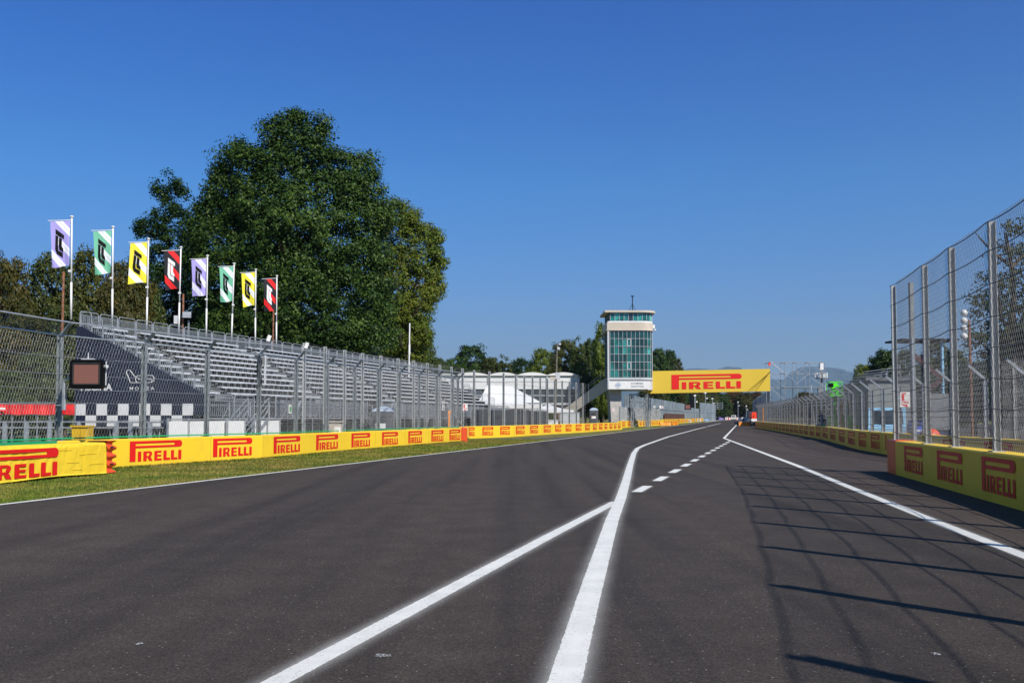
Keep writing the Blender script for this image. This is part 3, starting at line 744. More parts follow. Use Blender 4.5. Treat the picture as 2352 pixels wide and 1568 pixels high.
# right side
F7 = W7.offset(0.22)
ps7 = [F7.of_px(px, 1.0) for px in (2029, 2003.6, 1982, 1962.4, 1943.4, 1927, 1912, 1898.6)]
sp7 = 3.2; s_ = ps7[-1] + sp7; far = []
while s_ < F7.L - .3: far.append(s_); s_ += sp7
ps7 = [ps7[0] - sp7 * k for k in (8, 7, 6, 5, 4, 3, 2, 1)] + ps7 + far
fence(F7, ps7[0], ps7[-1], 0.96, 1.95, 3.2, 'long debris fence with inward arms on the far right-hand wall, shrinking to the bridge', arm=(0.55, 0.45), side=-1, posts=ps7, pmat=M['galv'], toprail=False,
      cables=(0.35, 0.7, 1.05, 1.4, 1.7, 1.95), cmat=M['wire_dark'], cr=0.012, mw=0.10, mr=0.0017, wmat=M['wire_dark'], sag=0.07)
F8 = W8.offset(0.20)
ps8 = [F8.of_px(px, 1.2) for px in (2056, 2131, 2195, 2289)]
ps8 = [ps8[3] - 3.05 * k for k in (9, 8, 7, 6, 5, 4, 3, 2, 1)] + [ps8[3], ps8[2], ps8[1], ps8[0]]
ps8 = [s for s in ps8 if s > 0.3]; ps8[-1] = W8.L + 0.95
fence(F8, ps8[0], ps8[-1], 0.965, 4.55, 3.0, 'very tall debris fence of pale posts on the right foreground wall', side=-1, posts=ps8, pmat=M['palepost'], toprail=False,
      cables=(0.25, 0.85, 1.45, 2.05, 2.65, 3.3, 3.95, 4.53), cmat=M['wire_dark'], cr=0.011, mw=0.12, mk=1.8, mr=0.0036, wmat=M['wire_mid'], pw=0.135, pd=0.13, sag=0.05)
# dark gate post beside the end of that fence
p, t = F8.at(F8.L); q = p + t * 0.2 + Vector((t.y, -t.x, 0)) * .35
r = root('gate_post', (q.x, q.y, 0.0), 'dark square gate post with silver pipe at the end of the tall right fence', 'post')
MB().beam((q.x, q.y, 0), (q.x, q.y, 5.5), 0.11, 0.14).build('upright', M['galv_dark'], r)
MB().tube((q.x - .05, q.y - .14, .2), (q.x - .05, q.y - .14, 3.9), 0.03).build('pipe', M['rail'], r)
# back fence far right (behind the pit exit)
F9 = Line([(20.5, 22), (22.0, 36), (25, 52)])
fence(F9, 0, F9.L, 0, 4.3, 2.6, 'rear mesh fence with pale posts far right, seen through the two nearer fences', side=-1, pmat=M['concrete'], toprail=False, cables=(1.2, 2.4, 3.6), cmat=M['wire_dark'], mw=.11, mr=.0018)

# ------------------------------------------------------------ grandstand
GD = Vector((0.2443, 0.9697, 0)).normalized(); GL = Vector((-GD.y, GD.x, 0)); GA = math.atan2(GD.y, GD.x)
G0 = Vector((gp(471, 48)[0], 48.0, 0))                     # front corner of the near end
def SP(a, b, z): return G0 + GD * a + GL * b + Vector((0, 0, z))
NR, RISE, TREAD, ZF, SLEN = 11, 0.325, 0.625, 2.42, 52.0
def grandstand():
    r = root('grandstand', G0, 'long temporary metal grandstand with aluminium bench rows and a navy end banner', 'grandstand')
    aisles = [(1.6, 2.7), (13.0, 14.2), (25.5, 26.7), (38.0, 39.2)]
    secs = []; a = 0.25
    for (x0, x1) in aisles: secs.append((a, x0)); a = x1
    secs.append((a, SLEN)); secs = [s for s in secs if s[1] - s[0] > .6]
    rn = random.Random(2)
    rz = MB(); dk = MB(); br = MB()
    for i in range(NR):
        z = ZF + RISE * i; b0 = TREAD * i
        c = SP(SLEN / 2, b0 + TREAD / 2, z); dk.box(c, (SLEN, TREAD - .01, 0.035), GA)
        c = SP(SLEN / 2, b0 + TREAD - .02, z + RISE / 2 - .03); rz.box(c, (SLEN, 0.02, RISE - .08), GA)
        for (s0, s1) in secs:
            # aisle shifts sideways with each row as the steps climb
            s0 += 0.0; m = MB(); sh = 0.16 * i if s0 > 0.3 else 0; sh1 = 0.16 * i if s1 < SLEN - .1 else 0
            c = SP((s0 + sh + s1 + sh1) / 2, b0 + 0.30, z + 0.40); m.box(c, (s1 + sh1 - s0 - sh, 0.26, 0.04), GA)
            c = SP((s0 + sh + s1 + sh1) / 2, b0 + 0.175, z + 0.375); m.box(c, (s1 + sh1 - s0 - sh, 0.012, 0.075), GA)
            m.build('bench', M['alu'], r)
            k = s0 + sh + .35
            while k < s1 + sh1 - .1:
                c = SP(k, b0 + 0.32, z + 0.2); br.box(c, (0.07, 0.2, 0.36), GA); k += 0.62
        for (x0, x1) in aisles:
            m = MB(); c = SP((x0 + x1) / 2 + .16 * i, b0 + .15, z + .17); m.box(c, (x1 - x0 - .3, .3, .04), GA); m.build('step', M['greydeck'], r)
    dk.build('deck', M['greydeck'], r); rz.build('riser', M['greydeck'], r); br.build('bench_support', M['dark'], r)
    # under-frame
    fr = MB(); a = 0.15
    while a < SLEN:
        for j in range(0, NR + 1, 2):
            zt = ZF + RISE * j - .05; fr.tube(SP(a, TREAD * j, 0), SP(a, TREAD * j, zt), 0.026, 5, cap=False)
            if j >= 2: fr.tube(SP(a, TREAD * (j - 2), .2), SP(a, TREAD * j, ZF + RISE * (j - 2) - .3), 0.02, 4, cap=False)
        fr.tube(SP(a, 0, 1.3), SP(a, TREAD * NR, 1.3), .022, 4, cap=False); fr.beam(SP(a, 0, ZF - .12), SP(a, TREAD * NR, ZF + RISE * NR - .12), .06, .12)
        fr.tube(SP(a, -1.5, 0), SP(a, -1.5, 1.6), 0.026, 5, cap=False)
        if a + 2.07 < SLEN:
            for b in (0, TREAD * 4, TREAD * 8):
                fr.tube(SP(a, b, .3), SP(a + 2.07, b, 2.2), .02, 4, cap=False)
            for zz in (.3, 1.3, 2.2): fr.tube(SP(a, 0, zz), SP(a + 2.07, 0, zz), .02, 4, cap=False)
        a += 2.07
    fr.build('support_frame', M['galv'], r)
    # front walkway
    wk = MB(); wk.box(SP(SLEN / 2, -0.75, 1.58), (SLEN, 1.5, 0.06), GA); wk.build('walkway', M['greydeck'], r)
    MB().box(SP(SLEN / 2, 0.12, 1.2), (SLEN - .2, .03, 2.2), GA).build('shade_sheet', M['dark'], r)  # dark sheet added in place of the shade below the benches
    # railing panels
    def panel(L, H, loop=True):
        b = MB(); b.path([(0.04, 0, 0), (0.04, 0, H - .1), (.14, 0, H), (L - .14, 0, H), (L - .04, 0, H - .1), (L - .04, 0, 0)], 0.024, 6)
        b.tube((0.04, 0, H - .16), (L - .04, 0, H - .16), 0.017, 5); b.tube((0.04, 0, .1), (L - .04, 0, .1), 0.017, 5)
        x = .15
        while x < L - .08: b.tube((x, 0, .1), (x, 0, H - .16), 0.013, 4, cap=False); x += .105
        me = bpy.data.meshes.new('railing_panel'); me.from_pydata(b.v, [], b.f); me.materials.append(M['galv']); return me
    pm = panel(1.5, 1.12); zb = ZF + RISE * (NR - 1); a = 0.0
    while a + 1.5 < SLEN + 1.0:
        p = SP(a, TREAD * NR + .03, zb - G0.z) - G0; mesh_obj('railing_panel', pm, None, r, p, GA); a += 1.53
    fm = panel(2.0, 1.05); a = 0.0; k = 0
    while a + 2 < SLEN:
        if k not in (1, 8, 15, 21):
            p = SP(a, -1.48, 1.6) - G0; mesh_obj('front_railing', fm, None, r, p, GA)
        a += 2.05; k += 1
    sm_ = panel(0.66, 1.0)
    for a in (0.06, SLEN + .05):
        for i in range(NR):
            p = SP(a, TREAD * i + (.66 if False else 0), ZF + RISE * i + .05) - G0; mesh_obj('end_railing', sm_, None, r, p, GA + math.pi / 2)
        p = SP(a, -1.45, 1.6) - G0; mesh_obj('end_railing', fm, None, r, p, GA + math.pi / 2)
    hoop = MB(); hoop.path([(0, 0, 0), (0, 0, .82), (.1, 0, .92), (.55, 0, .92), (.65, 0, .82), (.65, 0, .1)], .022, 6)
    hm = bpy.data.meshes.new('handrail'); hm.from_pydata(hoop.v, [], hoop.f); hm.materials.append(M['galv'])
    for (x0, x1) in aisles[1:]:
        for i in range(0, NR, 2):
            p = SP(x0 + .16 * i + .5, TREAD * i, ZF + RISE * i) - G0; mesh_obj('handrail', hm, None, r, p, GA + math.pi / 2)
    # access stairs at the near end and two more
    for a0, sgn in ((1.2, -1), (15.2, 1), (31.5, 1)):
        st = MB()
        for k in range(8):
            z = 0.2 + 1.4 * k / 8; st.box(SP(a0 + sgn * (2.3 - .28 * k), -2.1, z), (.28, 1.1, .03), GA)
        for b in (-1.56, -2.64):
            st.beam(SP(a0 + sgn * 2.5, b, 0.05), SP(a0, b, 1.55), .05, .16)
            for zo in (1.0, .7, .4): st.tube(SP(a0 + sgn * 2.4, b, .1 + zo), SP(a0, b, 1.55 + zo), .022, 5)
            for u in (0, .33, .66, 1): st.tube(SP(a0 + sgn * 2.4 * (1 - u), b, .1 + 1.45 * u), SP(a0 + sgn * 2.4 * (1 - u), b, 1.1 + 1.45 * u), .02, 5)
        st.box(SP(a0 - sgn * .5, -2.1, 1.58), (1.1, 1.1, .05), GA)
        st.build('stairs', M['galv'], r)
    # gate with wedge braces on the walkway front, green signs
    for a0 in (5.6, 19.2):
        s2 = MB(); c = SP(a0, -1.56, 2.05); s2.box(c, (.34, .02, .46), GA); o = s2.build('exit_sign', M['white'], r)
        g2 = MB(); pts = [SP(a0 - .05, -1.58, 1.9), SP(a0 + .07, -1.58, 1.9), SP(a0 + .1, -1.58, 2.1), SP(a0 + .03, -1.58, 2.22), SP(a0 - .08, -1.58, 2.1)]
        g2.prism(pts, GL * -.01); q = g2.build('figure', M['green2'], o); 
        b2 = MB(); b2.beam(SP(a0 + .4, -1.6, 1.6), SP(a0 + 1.15, -1.6, 2.5), .1, .04); b2.build('strut', M['rail'], r)
    # dark backing sheet across the rear of the stand
    bk = MB(); bk.box(SP(SLEN / 2, TREAD * NR + .1, 2.9), (SLEN - .3, .04, 5.6), GA); bk.build('backing_sheet', paint("dark_backing", (0.03, 0.035, 0.035), .9, var=.3), r)
    # end banner
    BA = -0.06
    def bz(px, z):                              # b coordinate at which the photo column px meets the end plane
        lo, hi = -3, 12
        for _ in range(50):
            m = (lo + hi) / 2; q = SP(BA, m, z)
            if proj(q)[0] > px: lo = m
            else: hi = m
        return (lo + hi) / 2
    ov = MB(); bl = bz(172, 3)
    ov.prism([SP(BA, -.02, 1.75), SP(BA, bl, 1.75), SP(BA, bl, 6.0), SP(BA, bl - .25, 6.03), SP(BA, -.02, 2.66)], GD * .03)
    bn = ov.build('end_banner', M['navy'], r)
    wr = MB(); wr.prism([SP(BA, bl - .2, 6.03), SP(BA, -.02, 2.66), SP(.16, -.02, 2.70), SP(.16, bl - .2, 6.07)], GL * .02); wr.build('banner_fold', M['navy'], r)
    # checker band: navy cloth with white squares
    lo = MB(); lo.prism([SP(BA + .003, bz(440, 1.5), 1.2), SP(BA + .003, bl, 1.2), SP(BA + .003, bl, 1.755), SP(BA + .003, bz(440, 1.5), 1.755)], GD * .02); lo.build('checker_band', M['navy'], r)
    wq = MB(); xs = [172 + 24.7 * k for k in range(12)]; off = GD * -.012
    for k in range(11):
        if k % 2 == 0: z0, z1 = 1.72, 2.27
        else: z0, z1 = 1.2, 1.72
        b0, b1 = bz(xs[k], 1.7), bz(xs[k + 1], 1.7)
        wq.add([SP(BA, b0, z0) + off, SP(BA, b1, z0) + off, SP(BA, b1, z1) + off, SP(BA, b0, z1) + off], [(0, 1, 2, 3)])
    wq.build('white_squares', M['white'], r)
    ax = -GL
    def bt(txt, x0, x1, y0, y1, **k):
        zz = lambda y: CAM_H + (956.9 - y) * 48.8 / FP
        b0, b1 = bz(x0, zz(y1)), bz(x1, zz(y1)); put_text(txt, SP(BA, b0, zz(y1)), ax, b0 - b1, zz(y0) - zz(y1), M['white'], r, 'banner_lettering', off=tuple(GD * -.012), **k)
    bt("PISCINA", 186, 258, 880, 896.5, bold=.03); bt("MONZA", 298, 354.5, 888, 895.5, spacing=1.5, bold=.01); bt("5", 193, 212, 822, 868, bold=.02)
    # circuit outline
    cpts = [(800, 745), (812, 730), (838, 730), (848, 745), (880, 790), (905, 805), (940, 830), (1000, 828), (1055, 828), (1070, 835), (1065, 850), (1045, 862), (900, 862), (848, 862), (835, 850), (826, 815), (800, 760), (800, 745)]
    cp2 = [(910, 862), (897, 840), (897, 810), (915, 790), (1000, 786), (1070, 788), (1090, 810), (1086, 845), (1060, 862)]
    tr = MB()
    for pts in (cpts, cp2):
        W3d = []
        for (x, y) in pts:
            px = 114.8 + .2198 * x; py = 689.05 + .2198 * y; z = CAM_H + (956.9 - py) * 48.8 / FP; W3d.append(SP(BA, bz(px, z), z) + off)
        tr.path(W3d, .018, 4)
    tr.build('circuit_outline', M['white'], r)
    return r
grandstand()

# white hoarding in front of the stand, behind the mesh
def hoarding(s0, s1, label, off):
    r = root('hoarding', SP(s0, off, 0), label, 'hoarding'); b = MB(); n = max(1, round((s1 - s0) / 1.55)); w = (s1 - s0) / n
    for k in range(n): b.box(SP(s0 + w * (k + .5), off, .75), (w - .03, .04, 1.45), GA)
    b.build('white_sheet', M['whitefab'], r); f = MB()
    for k in range(n + 1): f.box(SP(s0 + w * k, off - .06, .8), (.06, .06, 1.6), GA)
    f.tube(SP(s0, off - .06, 1.55), SP(s1, off - .06, 1.55), .022); f.build('frame', M['galv'], r)
def a_of(px, off, z=1):
    lo, hi = -8, 60
    for _ in range(50):
        m = (lo + hi) / 2
        if proj(SP(m, off, z))[0] < px: lo = m
        else: hi = m
    return lo
hoarding(a_of(382, -2.6), a_of(517, -2.6), 'white sheeted hoarding below the navy banner end of the stand', -2.6)
hoarding(a_of(519, -2.75), a_of(560, -2.75), 'narrow white sheeted hoarding in the middle of the front row', -2.75)
hoarding(a_of(581, -2.6), a_of(640, -2.6), 'white sheeted hoarding nearest the tan cabinet', -2.6)
# crowd barrier of flat posts and tubes at far left
r = root('guard_rail', (-18, 38, 0), 'low grey post and tube guard rail at the far left behind the mesh fence', 'guard rail')
b = MB(); 
for px in (12, 62, 115, 182, 268, 300, 345): 
    x, y = gp(px, 37.5); b.box((x, y, .72), (.14, .10, 1.44)); 
x0, y0 = gp(-40, 37.5); x1, y1 = gp(375, 37.5)
for z in (1.46, 1.25, .35): b.tube((x0, y0, z), (x1, y1, z), .03)
b.build('rail_frame', M['galv'], r)

# ------------------------------------------------------------ flags on the stand
def flag_mat(name, c1, c2):
    m, nt, b, out = newmat(name); uv = N(nt, "ShaderNodeUVMap"); sep = N(nt, "ShaderNodeSeparateXYZ"); nt.links.new(uv.outputs[0], sep.inputs[0])
    s = math_n(nt, 'ADD', sep.outputs[1], math_n(nt, 'MULTIPLY', sep.outputs[0], 1.05))
    w = math_n(nt, 'FRACT', math_n(nt, 'DIVIDE', math_n(nt, 'ADD', s, 3.02), 0.98)); st = math_n(nt, 'GREATER_THAN', w, 0.58)
    ln = math_n(nt, 'LESS_THAN', math_n(nt, 'ABSOLUTE', math_n(nt, 'SUBTRACT', w, 0.80)), 0.012)
    edge = math_n(nt, 'LESS_THAN', sep.outputs[0], 0.26); top = math_n(nt, 'GREATER_THAN', s, 0.25)
    up = math_n(nt, 'SUBTRACT', 1.0, math_n(nt, 'MULTIPLY', edge, math_n(nt, 'GREATER_THAN', sep.outputs[1], 1.15)))
    f = math_n(nt, 'MULTIPLY', math_n(nt, 'SUBTRACT', st, math_n(nt, 'MULTIPLY', ln, st)), up)
    c = mixc(nt, f, c1, c2); nt.links.new(c, b.inputs["Base Color"]); b.inputs["Roughness"].default_value = .6; b.inputs["Specular IOR Level"].default_value = .2
    b.inputs["Sheen Weight"].default_value = .2
    return m
FM = {'lavender': flag_mat("lavender_flag", (0.32, 0.28, 0.60, 1), (.68, .68, .74, 1)), 'mint': flag_mat("mint_flag", (.14, .42, .27, 1), (.68, .69, .73, 1)),
      'yellow': flag_mat("yellow_flag", (.72, .62, .04, 1), (.70, .70, .73, 1)), 'red': flag_mat("red_flag", (.012, .012, .016, 1), (.72, .015, .015, 1))}
def flag(kind, Z, idx, label):
    px = [164.8, 259.5, 341, 415.5, 476.4, 537.7, 587.6, 635.8][idx]
    X = gp(px, Z)[0]; base = Vector((X, Z, 0)); r = root('flag_pole', base, label, 'flag', 'flags on white poles along the top of the grandstand')
    pt = P([164.8, 259.5, 341, 415.5, 476.4, 537.7, 587.6, 635.8][idx], [499.2, 522.6, 550, 569.2, 588.5, 606.3, 620, 634.5][idx], Z)
    top = Vector((pt.x, Z, pt.z)); rn = random.Random(idx * 7 + 1)
    bpx = [163, 257.5, 337, 411, 474, 533, 586.5, 635][idx]; q = P(bpx, 740, Z); bx = top.x + (q.x - top.x) * top.z / max(.5, (top.z - q.z)); bt = Vector((bx, Z, 0))
    MB().tube(bt.lerp(top, .56), bt.lerp(top, .72), .052, 8).tube(bt.lerp(top, .72), top, .043, 8).build('pole', M['white'], r, smooth=True)
    MB().ball((top.x, top.y, top.z + .03), .10, 10, 6, .55).build('finial', M['white'], r, smooth=True)
    W, H = 0.88, 2.2; az = math.atan2(-.52, -0.85) + (idx % 3 - 1) * .05       # flag streams away from its pole to the left
    w_ = Vector((math.cos(az), math.sin(az), 0)); nn = Vector((-w_.y, w_.x, 0)); d0 = top + Vector((0, 0, -.17)) + w_ * .07
    MB().tube(top + Vector((0, 0, -.13)), top + Vector((0, 0, -.26)) + w_ * (W + .18), .016, 6).build('crossbar', M['white'], r)
    MB().box((top.x - .02, top.y - .02, top.z - H - .42), (.13, .12, .10)).build('clamp', M['white'], r)
    ph = rn.uniform(0, 6); amp = rn.uniform(.05, .12)
    def pos(u, v, o=0.0):       # u 0 pole .. 1 outer, v 0 top .. 1 bottom
        swing = 0.12 * v * v * u; fold = amp * math.sin(ph + 5.5 * u + 2.3 * v) * v * (1 if u > .02 else 0) + .10 * v * max(0, 1 - abs(u - .38 - .1 * math.sin(ph)) * 6) * (idx in (0, 1, 4))
        p = d0 + w_ * (W * u * (1 - .16 * v * (1 if idx != 2 else -.5))) + nn * (fold - swing + o) + Vector((0, 0, -H * v - .13 * u + .03 * math.sin(ph + u * 5) * v))
        return p
    b = MB(); b.uv = []; NU, NV = 22, 34
    for i in range(NV + 1):
        for j in range(NU + 1): b.v.append(tuple(pos(j / NU, i / NV))); b.uv.append((1 - j / NU, 2.2 * (1 - i / NV)))
    for i in range(NV):
        for j in range(NU): a = i * (NU + 1) + j; b.f.append((a, a + 1, a + NU + 2, a + NU + 1))
    fl = b.build('flag', FM[kind], r, smooth=True)
    shapes = [[(.26, .16), (.70, .32), (.69, .41), (.255, .27)], [(.25, .285), (.40, .33), (.375, .50), (.385, .63), (.64, .705), (.64, .82), (.29, .70), (.205, .60)],
              [(.435, .345), (.585, .395), (.57, .55), (.66, .62), (.655, .695), (.43, .62), (.41, .52)]]
    eb = MB()
    for sh in shapes:
        # sample the polygon on a fine grid so it follows the cloth
        def inside(x, y):
            c = False; n = len(sh)
            for i in range(n):
                x1, y1 = sh[i]; x2, y2 = sh[(i + 1) % n]
                if (y1 > y) != (y2 > y) and x < (x2 - x1) * (y - y1) / (y2 - y1) + x1: c = not c
            return c
        NY = 60; ys_ = [min(p[1] for p in sh) + (max(p[1] for p in sh) - min(p[1] for p in sh)) * k / NY for k in range(NY + 1)]
        def span(y):
            xs = []
            n = len(sh)
            for i in range(n):
                x1, y1 = sh[i]; x2, y2 = sh[(i + 1) % n]
                if (y1 > y) != (y2 > y): xs.append((x2 - x1) * (y - y1) / (y2 - y1) + x1)
            return (min(xs), max(xs)) if len(xs) >= 2 else None
        prev = None
        for y in ys_:
            y = min(max(y, ys_[0] + 1e-4), ys_[-1] - 1e-4); s = span(y)
            if s is None: continue
            n = len(eb.v)
            for k in range(7):
                x = s[0] + (s[1] - s[0]) * k / 6
                eb.v.append(tuple(pos(1 - x, y, .012 if True else 0))); 
            if prev is not None:
                for k in range(6): eb.f.append((prev + k, prev + k + 1, n + k + 1, n + k))
            prev = n
    me_b = eb
    # the print shows on both faces of the cloth
    em = me_b.build('emblem', M['white'] if kind == 'red' else M['black'], fl)
    m2 = em.copy(); COL.objects.link(m2); m2.location = em.location - nn * .024
    return r
names = ['lavender and white', 'mint green and white', 'yellow and white', 'red and black']
ordn = ['nearest and leftmost', 'second from the left', 'third from the left', 'fourth from the left, beside a rusty mast', 'fifth from the left, against the big dark tree', 'sixth from the left', 'seventh from the left', 'last and rightmost']
for i, Z in enumerate((49.2, 52.4, 55.5, 58.7, 61.6, 64.9, 67.7, 70.8)):
    flag(['lavender', 'mint', 'yellow', 'red'][i % 4], Z, i, f"{names[i % 4]} banner flag, {ordn[i]}")
for (px, y0, Z, nm) in ((146, 624, 52, 'left of the lavender flag'), (421, 675, 62, 'with a small floodlight beside the red and black flag'), (628, 710, 74, 'thin and short, by the rightmost flag')):
    t = P(px, y0, Z); r = root('rusty_mast', (t.x, Z, 0), 'rusty steel mast behind the grandstand, ' + nm, 'mast'); MB().tube((t.x, Z, 0), t, .075, 8, .06).build('mast', M['rust'], r)
    if px == 421:
        MB().tube((t.x + .35, Z, 0), (t.x + .35, Z, t.z - 1.6), .06, 6).build('short_post', M['galv_dark'], r)
        MB().box((t.x + .3, Z - .2, t.z - 1.3), (.5, .35, .35), .3).build('floodlight', M['galv'], r)
        MB().box((t.x - .35, Z - .2, t.z - 1.6), (.22, .3, .5), .2).build('floodlight', M['lgrey'], r)

# ------------------------------------------------------------ control tower
M['darktxt'] = paint('dark_letters', (.12, .14, .18), .6)
def tower():
    Z = 160.0
    zz = lambda y: P(1440, y, Z).z; xx = lambda px, y=800: P(px, y, Z).x
    r = root('control_tower', (xx(1448), Z + 4, 0), 'tall race control tower with green glass walls standing by the track before the yellow bridge', 'tower')
    # plan outline: flat front, rounded right corner, depth 8
    def outline(x0, x1, rr, grow=0.0, depth=8.0):
        pts = [(x0 - grow, Z - grow)]; n = 8
        pts.append((x1 - rr, Z - grow))
        for k in range(1, n + 1):
            a = math.pi / 2 * k / n; pts.append((x1 - rr + (rr + grow) * math.sin(a), Z + rr - (rr + grow) * math.cos(a)))
        pts += [(x1 + grow, Z + depth + grow), (x0 - grow, Z + depth + grow)]; return pts
    def slab(name, o, z0, z1, mat): b = MB(); b.prism([(x, y, z0) for x, y in o], (0, 0, z1 - z0)); return b.build(name, mat, r)
    X0, X1, RR = xx(1396), xx(1502), 1.9
    def band(name, z0, z1, cols, mats, o, ncol, frame=0.05):
        """strip of window cells along the front outline"""
        pts = [Vector((x, y, 0)) for x, y in o[:-2]]; pts.append(Vector(o[-2]).to_3d()); ln = Line([(p.x, p.y) for p in pts])
        Lf = ln.L; return ln, Lf
    o = outline(X0, X1, RR)
    core = outline(X0 + .25, X1 - .25, RR - .2, 0, 7.6); core = [(x, y + .25) for x, y in core]
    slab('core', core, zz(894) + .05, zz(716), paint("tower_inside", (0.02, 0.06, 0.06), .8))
    slab('floor_slab', outline(X0, X1, RR), zz(895), zz(874) - .02, M['lgrey'])
    slab('ledge', outline(X0, X1, RR, .04), zz(872), zz(867.5), M['lgrey'])
    slab('beige_band', outline(X0, X1, RR, .10), zz(757), zz(740.8), M['beige'])
    slab('band_lip', outline(X0, X1, RR, .22), zz(758.8), zz(757.2), M['beige'])
    slab('roof', outline(X0, X1, RR, .48), zz(717.6), zz(713), M['beige'])
    slab('cabin_sill', outline(X0 + .1, X1 - .05, RR, .1), zz(740.6), zz(737.6), M['white'])
    rn = random.Random(12)
    ln = Line(o[:-1]); flatL = (X1 - RR) - X0
    # columns: breakpoints along the front
    def cells(z0, z1, nrow, x_from, x_to, ncol, mats, doors=(), shade=None, fw=.045):
        s0 = x_from - X0; L = x_to
        fr = MB(); w = (L - s0) / ncol; hh = (z1 - z0) / nrow
        for j in range(nrow):
            for i in range(ncol):
                a, c = s0 + w * i, s0 + w * (i + 1); m = MB(); sub = 3
                for k in range(sub):
                    p, t = ln.at(a + (c - a) * k / sub); q, _ = ln.at(a + (c - a) * (k + 1) / sub); n = Vector((t.y, -t.x, 0)) * .0
                    tl = rn.uniform(-.012, .012)
                    m.add([(p.x, p.y + .06, z0 + hh * j), (q.x, q.y + .06 + tl, z0 + hh * j), (q.x, q.y + .06 + tl, z0 + hh * (j + 1)), (p.x, p.y + .06, z0 + hh * (j + 1))], [(0, 1, 2, 3)])
                mt = shade(j, i) if shade else mats[0]
                m.build('window', mt, r)
        for i in range(ncol + 1):
            p, t = ln.at(s0 + w * i); fr.beam((p.x, p.y, z0), (p.x, p.y, z1), fw, .10)
        for j in range(nrow + 1):
            pts = [ln.at(s0 + (L - s0) * k / 20)[0] for k in range(21)]
            for p, q in zip(pts[:-1], pts[1:]): fr.beam((p.x, p.y - .01, z0 + hh * j), (q.x, q.y - .01, z0 + hh * j), .08, fw)
        for (i, j0) in doors:
            p, _ = ln.at(s0 + w * (i + .5)); z = z0 + hh * j0
            for dx in (-w * .38, w * .38): fr.box((p.x + dx, p.y - .03, z + hh / 2), (.10, .06, hh))
            for dz in (.06, hh - .06): fr.box((p.x, p.y - .03, z + dz), (w * .8, .06, .12))
        fr.build('window_frame', M['frame_grey'], r)
    pat = ["112233121121", "222121112121", "112221111211", "232311112322", "222321111221", "111111111011"]
    def sh(j, i):
        c = {0: [0] * 0}
        k = rn.random()
        row = [
            [2, 1, 1, 2, 2, 1, 0, 0, 0, 2, 0, 1], [2, 1, 1, 2, 2, 1, 0, 0, 0, 2, 0, 1], [0, 0, 0, 0, 2, 0, 0, 0, 0, 0, 0, 0],
            [1, 2, 1, 3, 2, 0, 0, 1, 2, 3, 0, 1], [1, 2, 1, 3, 2, 1, 0, 0, 0, 2, 0, 2], [0, 0, 0, 0, 0, 0, 1, 0, 0, 0, 0, 0]][j]
        v = row[i]; return [M['teal1'], M['teal1'] if k < .75 else M['teal2'], M['teal2'], M['teal3']][v]
    Lend = flatL + math.pi / 2 * RR
    cells(zz(866.8), zz(759.5), 6, X0 + .35, Lend, 12, None, doors=((4, 4), (4, 1)), shade=sh)
    cells(zz(737.3), zz(717.9), 1, X0 + .4, Lend, 11, None, shade=lambda j, i: [M['teal2'], M['teal3'], M['teal2'], M['teal3'], M['glassdark'], M['teal2'], M['teal3'], M['teal2'], M['teal2'], M['teal3'], M['teal2']][i], fw=.06)
    # side pilaster and panel strip
    MB().beam((X0 + .08, Z - .05, zz(894)), (X0 + .08, Z - .05, zz(759)), .28, .18).build('pilaster', M['lgrey'], r)
    MB().beam((xx(1486), Z + 7.95, zz(894)), (X0, Z + 7.95, zz(717)), .1, .1) 
    sg = MB(); sg.box(((xx(1396.9) + xx(1492.3)) / 2, Z - .14, (zz(875) + zz(893.5)) / 2), (xx(1492.3) - xx(1396.9), .12, zz(875) - zz(893.5))); so = sg.build('sign_board', M['white'], r)
    f0 = xx(1419); zc = zz(884)
    d = MB(); d.add([(f0 - .62, Z - .215, zc), (f0, Z - .215, zc - .66), (f0 + .62, Z - .215, zc), (f0, Z - .215, zc + .66)], [(0, 1, 2, 3)]); d.build('emblem', M['palegrey'], r)
    ring = MB(); 
    for k in range(20):
        a0, a1 = 2 * math.pi * k / 20, 2 * math.pi * (k + 1) / 20
        ring.tube((f0 + .36 * math.cos(a0), Z - .225, zc + .36 * math.sin(a0)), (f0 + .36 * math.cos(a1), Z - .225, zc + .36 * math.sin(a1)), .025, 4)
    ring.build('emblem_ring', M['white'], r)
    put_text("ACI", (f0 - .3, Z - .24, zc - .15), (1, 0, 0), .66, .28, M['aciblue'], r, 'sign_lettering', bold=.01)
    put_text("AUTOMOBILE", (xx(1448), Z - .21, zz(882.4)), (1, 0, 0), xx(1476.5) - xx(1448), zz(878.3) - zz(882.4), M['darktxt'], r, 'sign_lettering', bold=.02)
    put_text("CLUB D'ITALIA", (xx(1448), Z - .21, zz(889)), (1, 0, 0), xx(1478.3) - xx(1448), zz(885) - zz(889), M['darktxt'], r, 'sign_lettering', bold=.02)
    # concrete pier
    MB().prism([(xx(1399), Z + 1.5, zz(895)), (xx(1429), Z + 1.5, zz(895)), (xx(1429), Z + 1.5, 0), (xx(1406), Z + 1.5, 0), (xx(1403), Z + 1.5, 4.0)], (0, 4.5, 0)).build('pier', M['concrete'], r)
    # access ramp at the left
    a = Vector((xx(1396.5), Z + 2.5, zz(870))); c = P(1284, 953, 166); tp = 2.1
    b = MB(); b.prism([(a.x, a.y, a.z + .35), (a.x, a.y, a.z - 1.75), (c.x, c.y, c.z - 1.15), (c.x, c.y, c.z + .35)], (0, .25, 0)); b.prism([(a.x, a.y + 1.7, a.z + .35), (a.x, a.y + 1.7, a.z - 1.75), (c.x, c.y + 1.7, c.z - 1.15), (c.x, c.y + 1.7, c.z + .35)], (0, .25, 0))
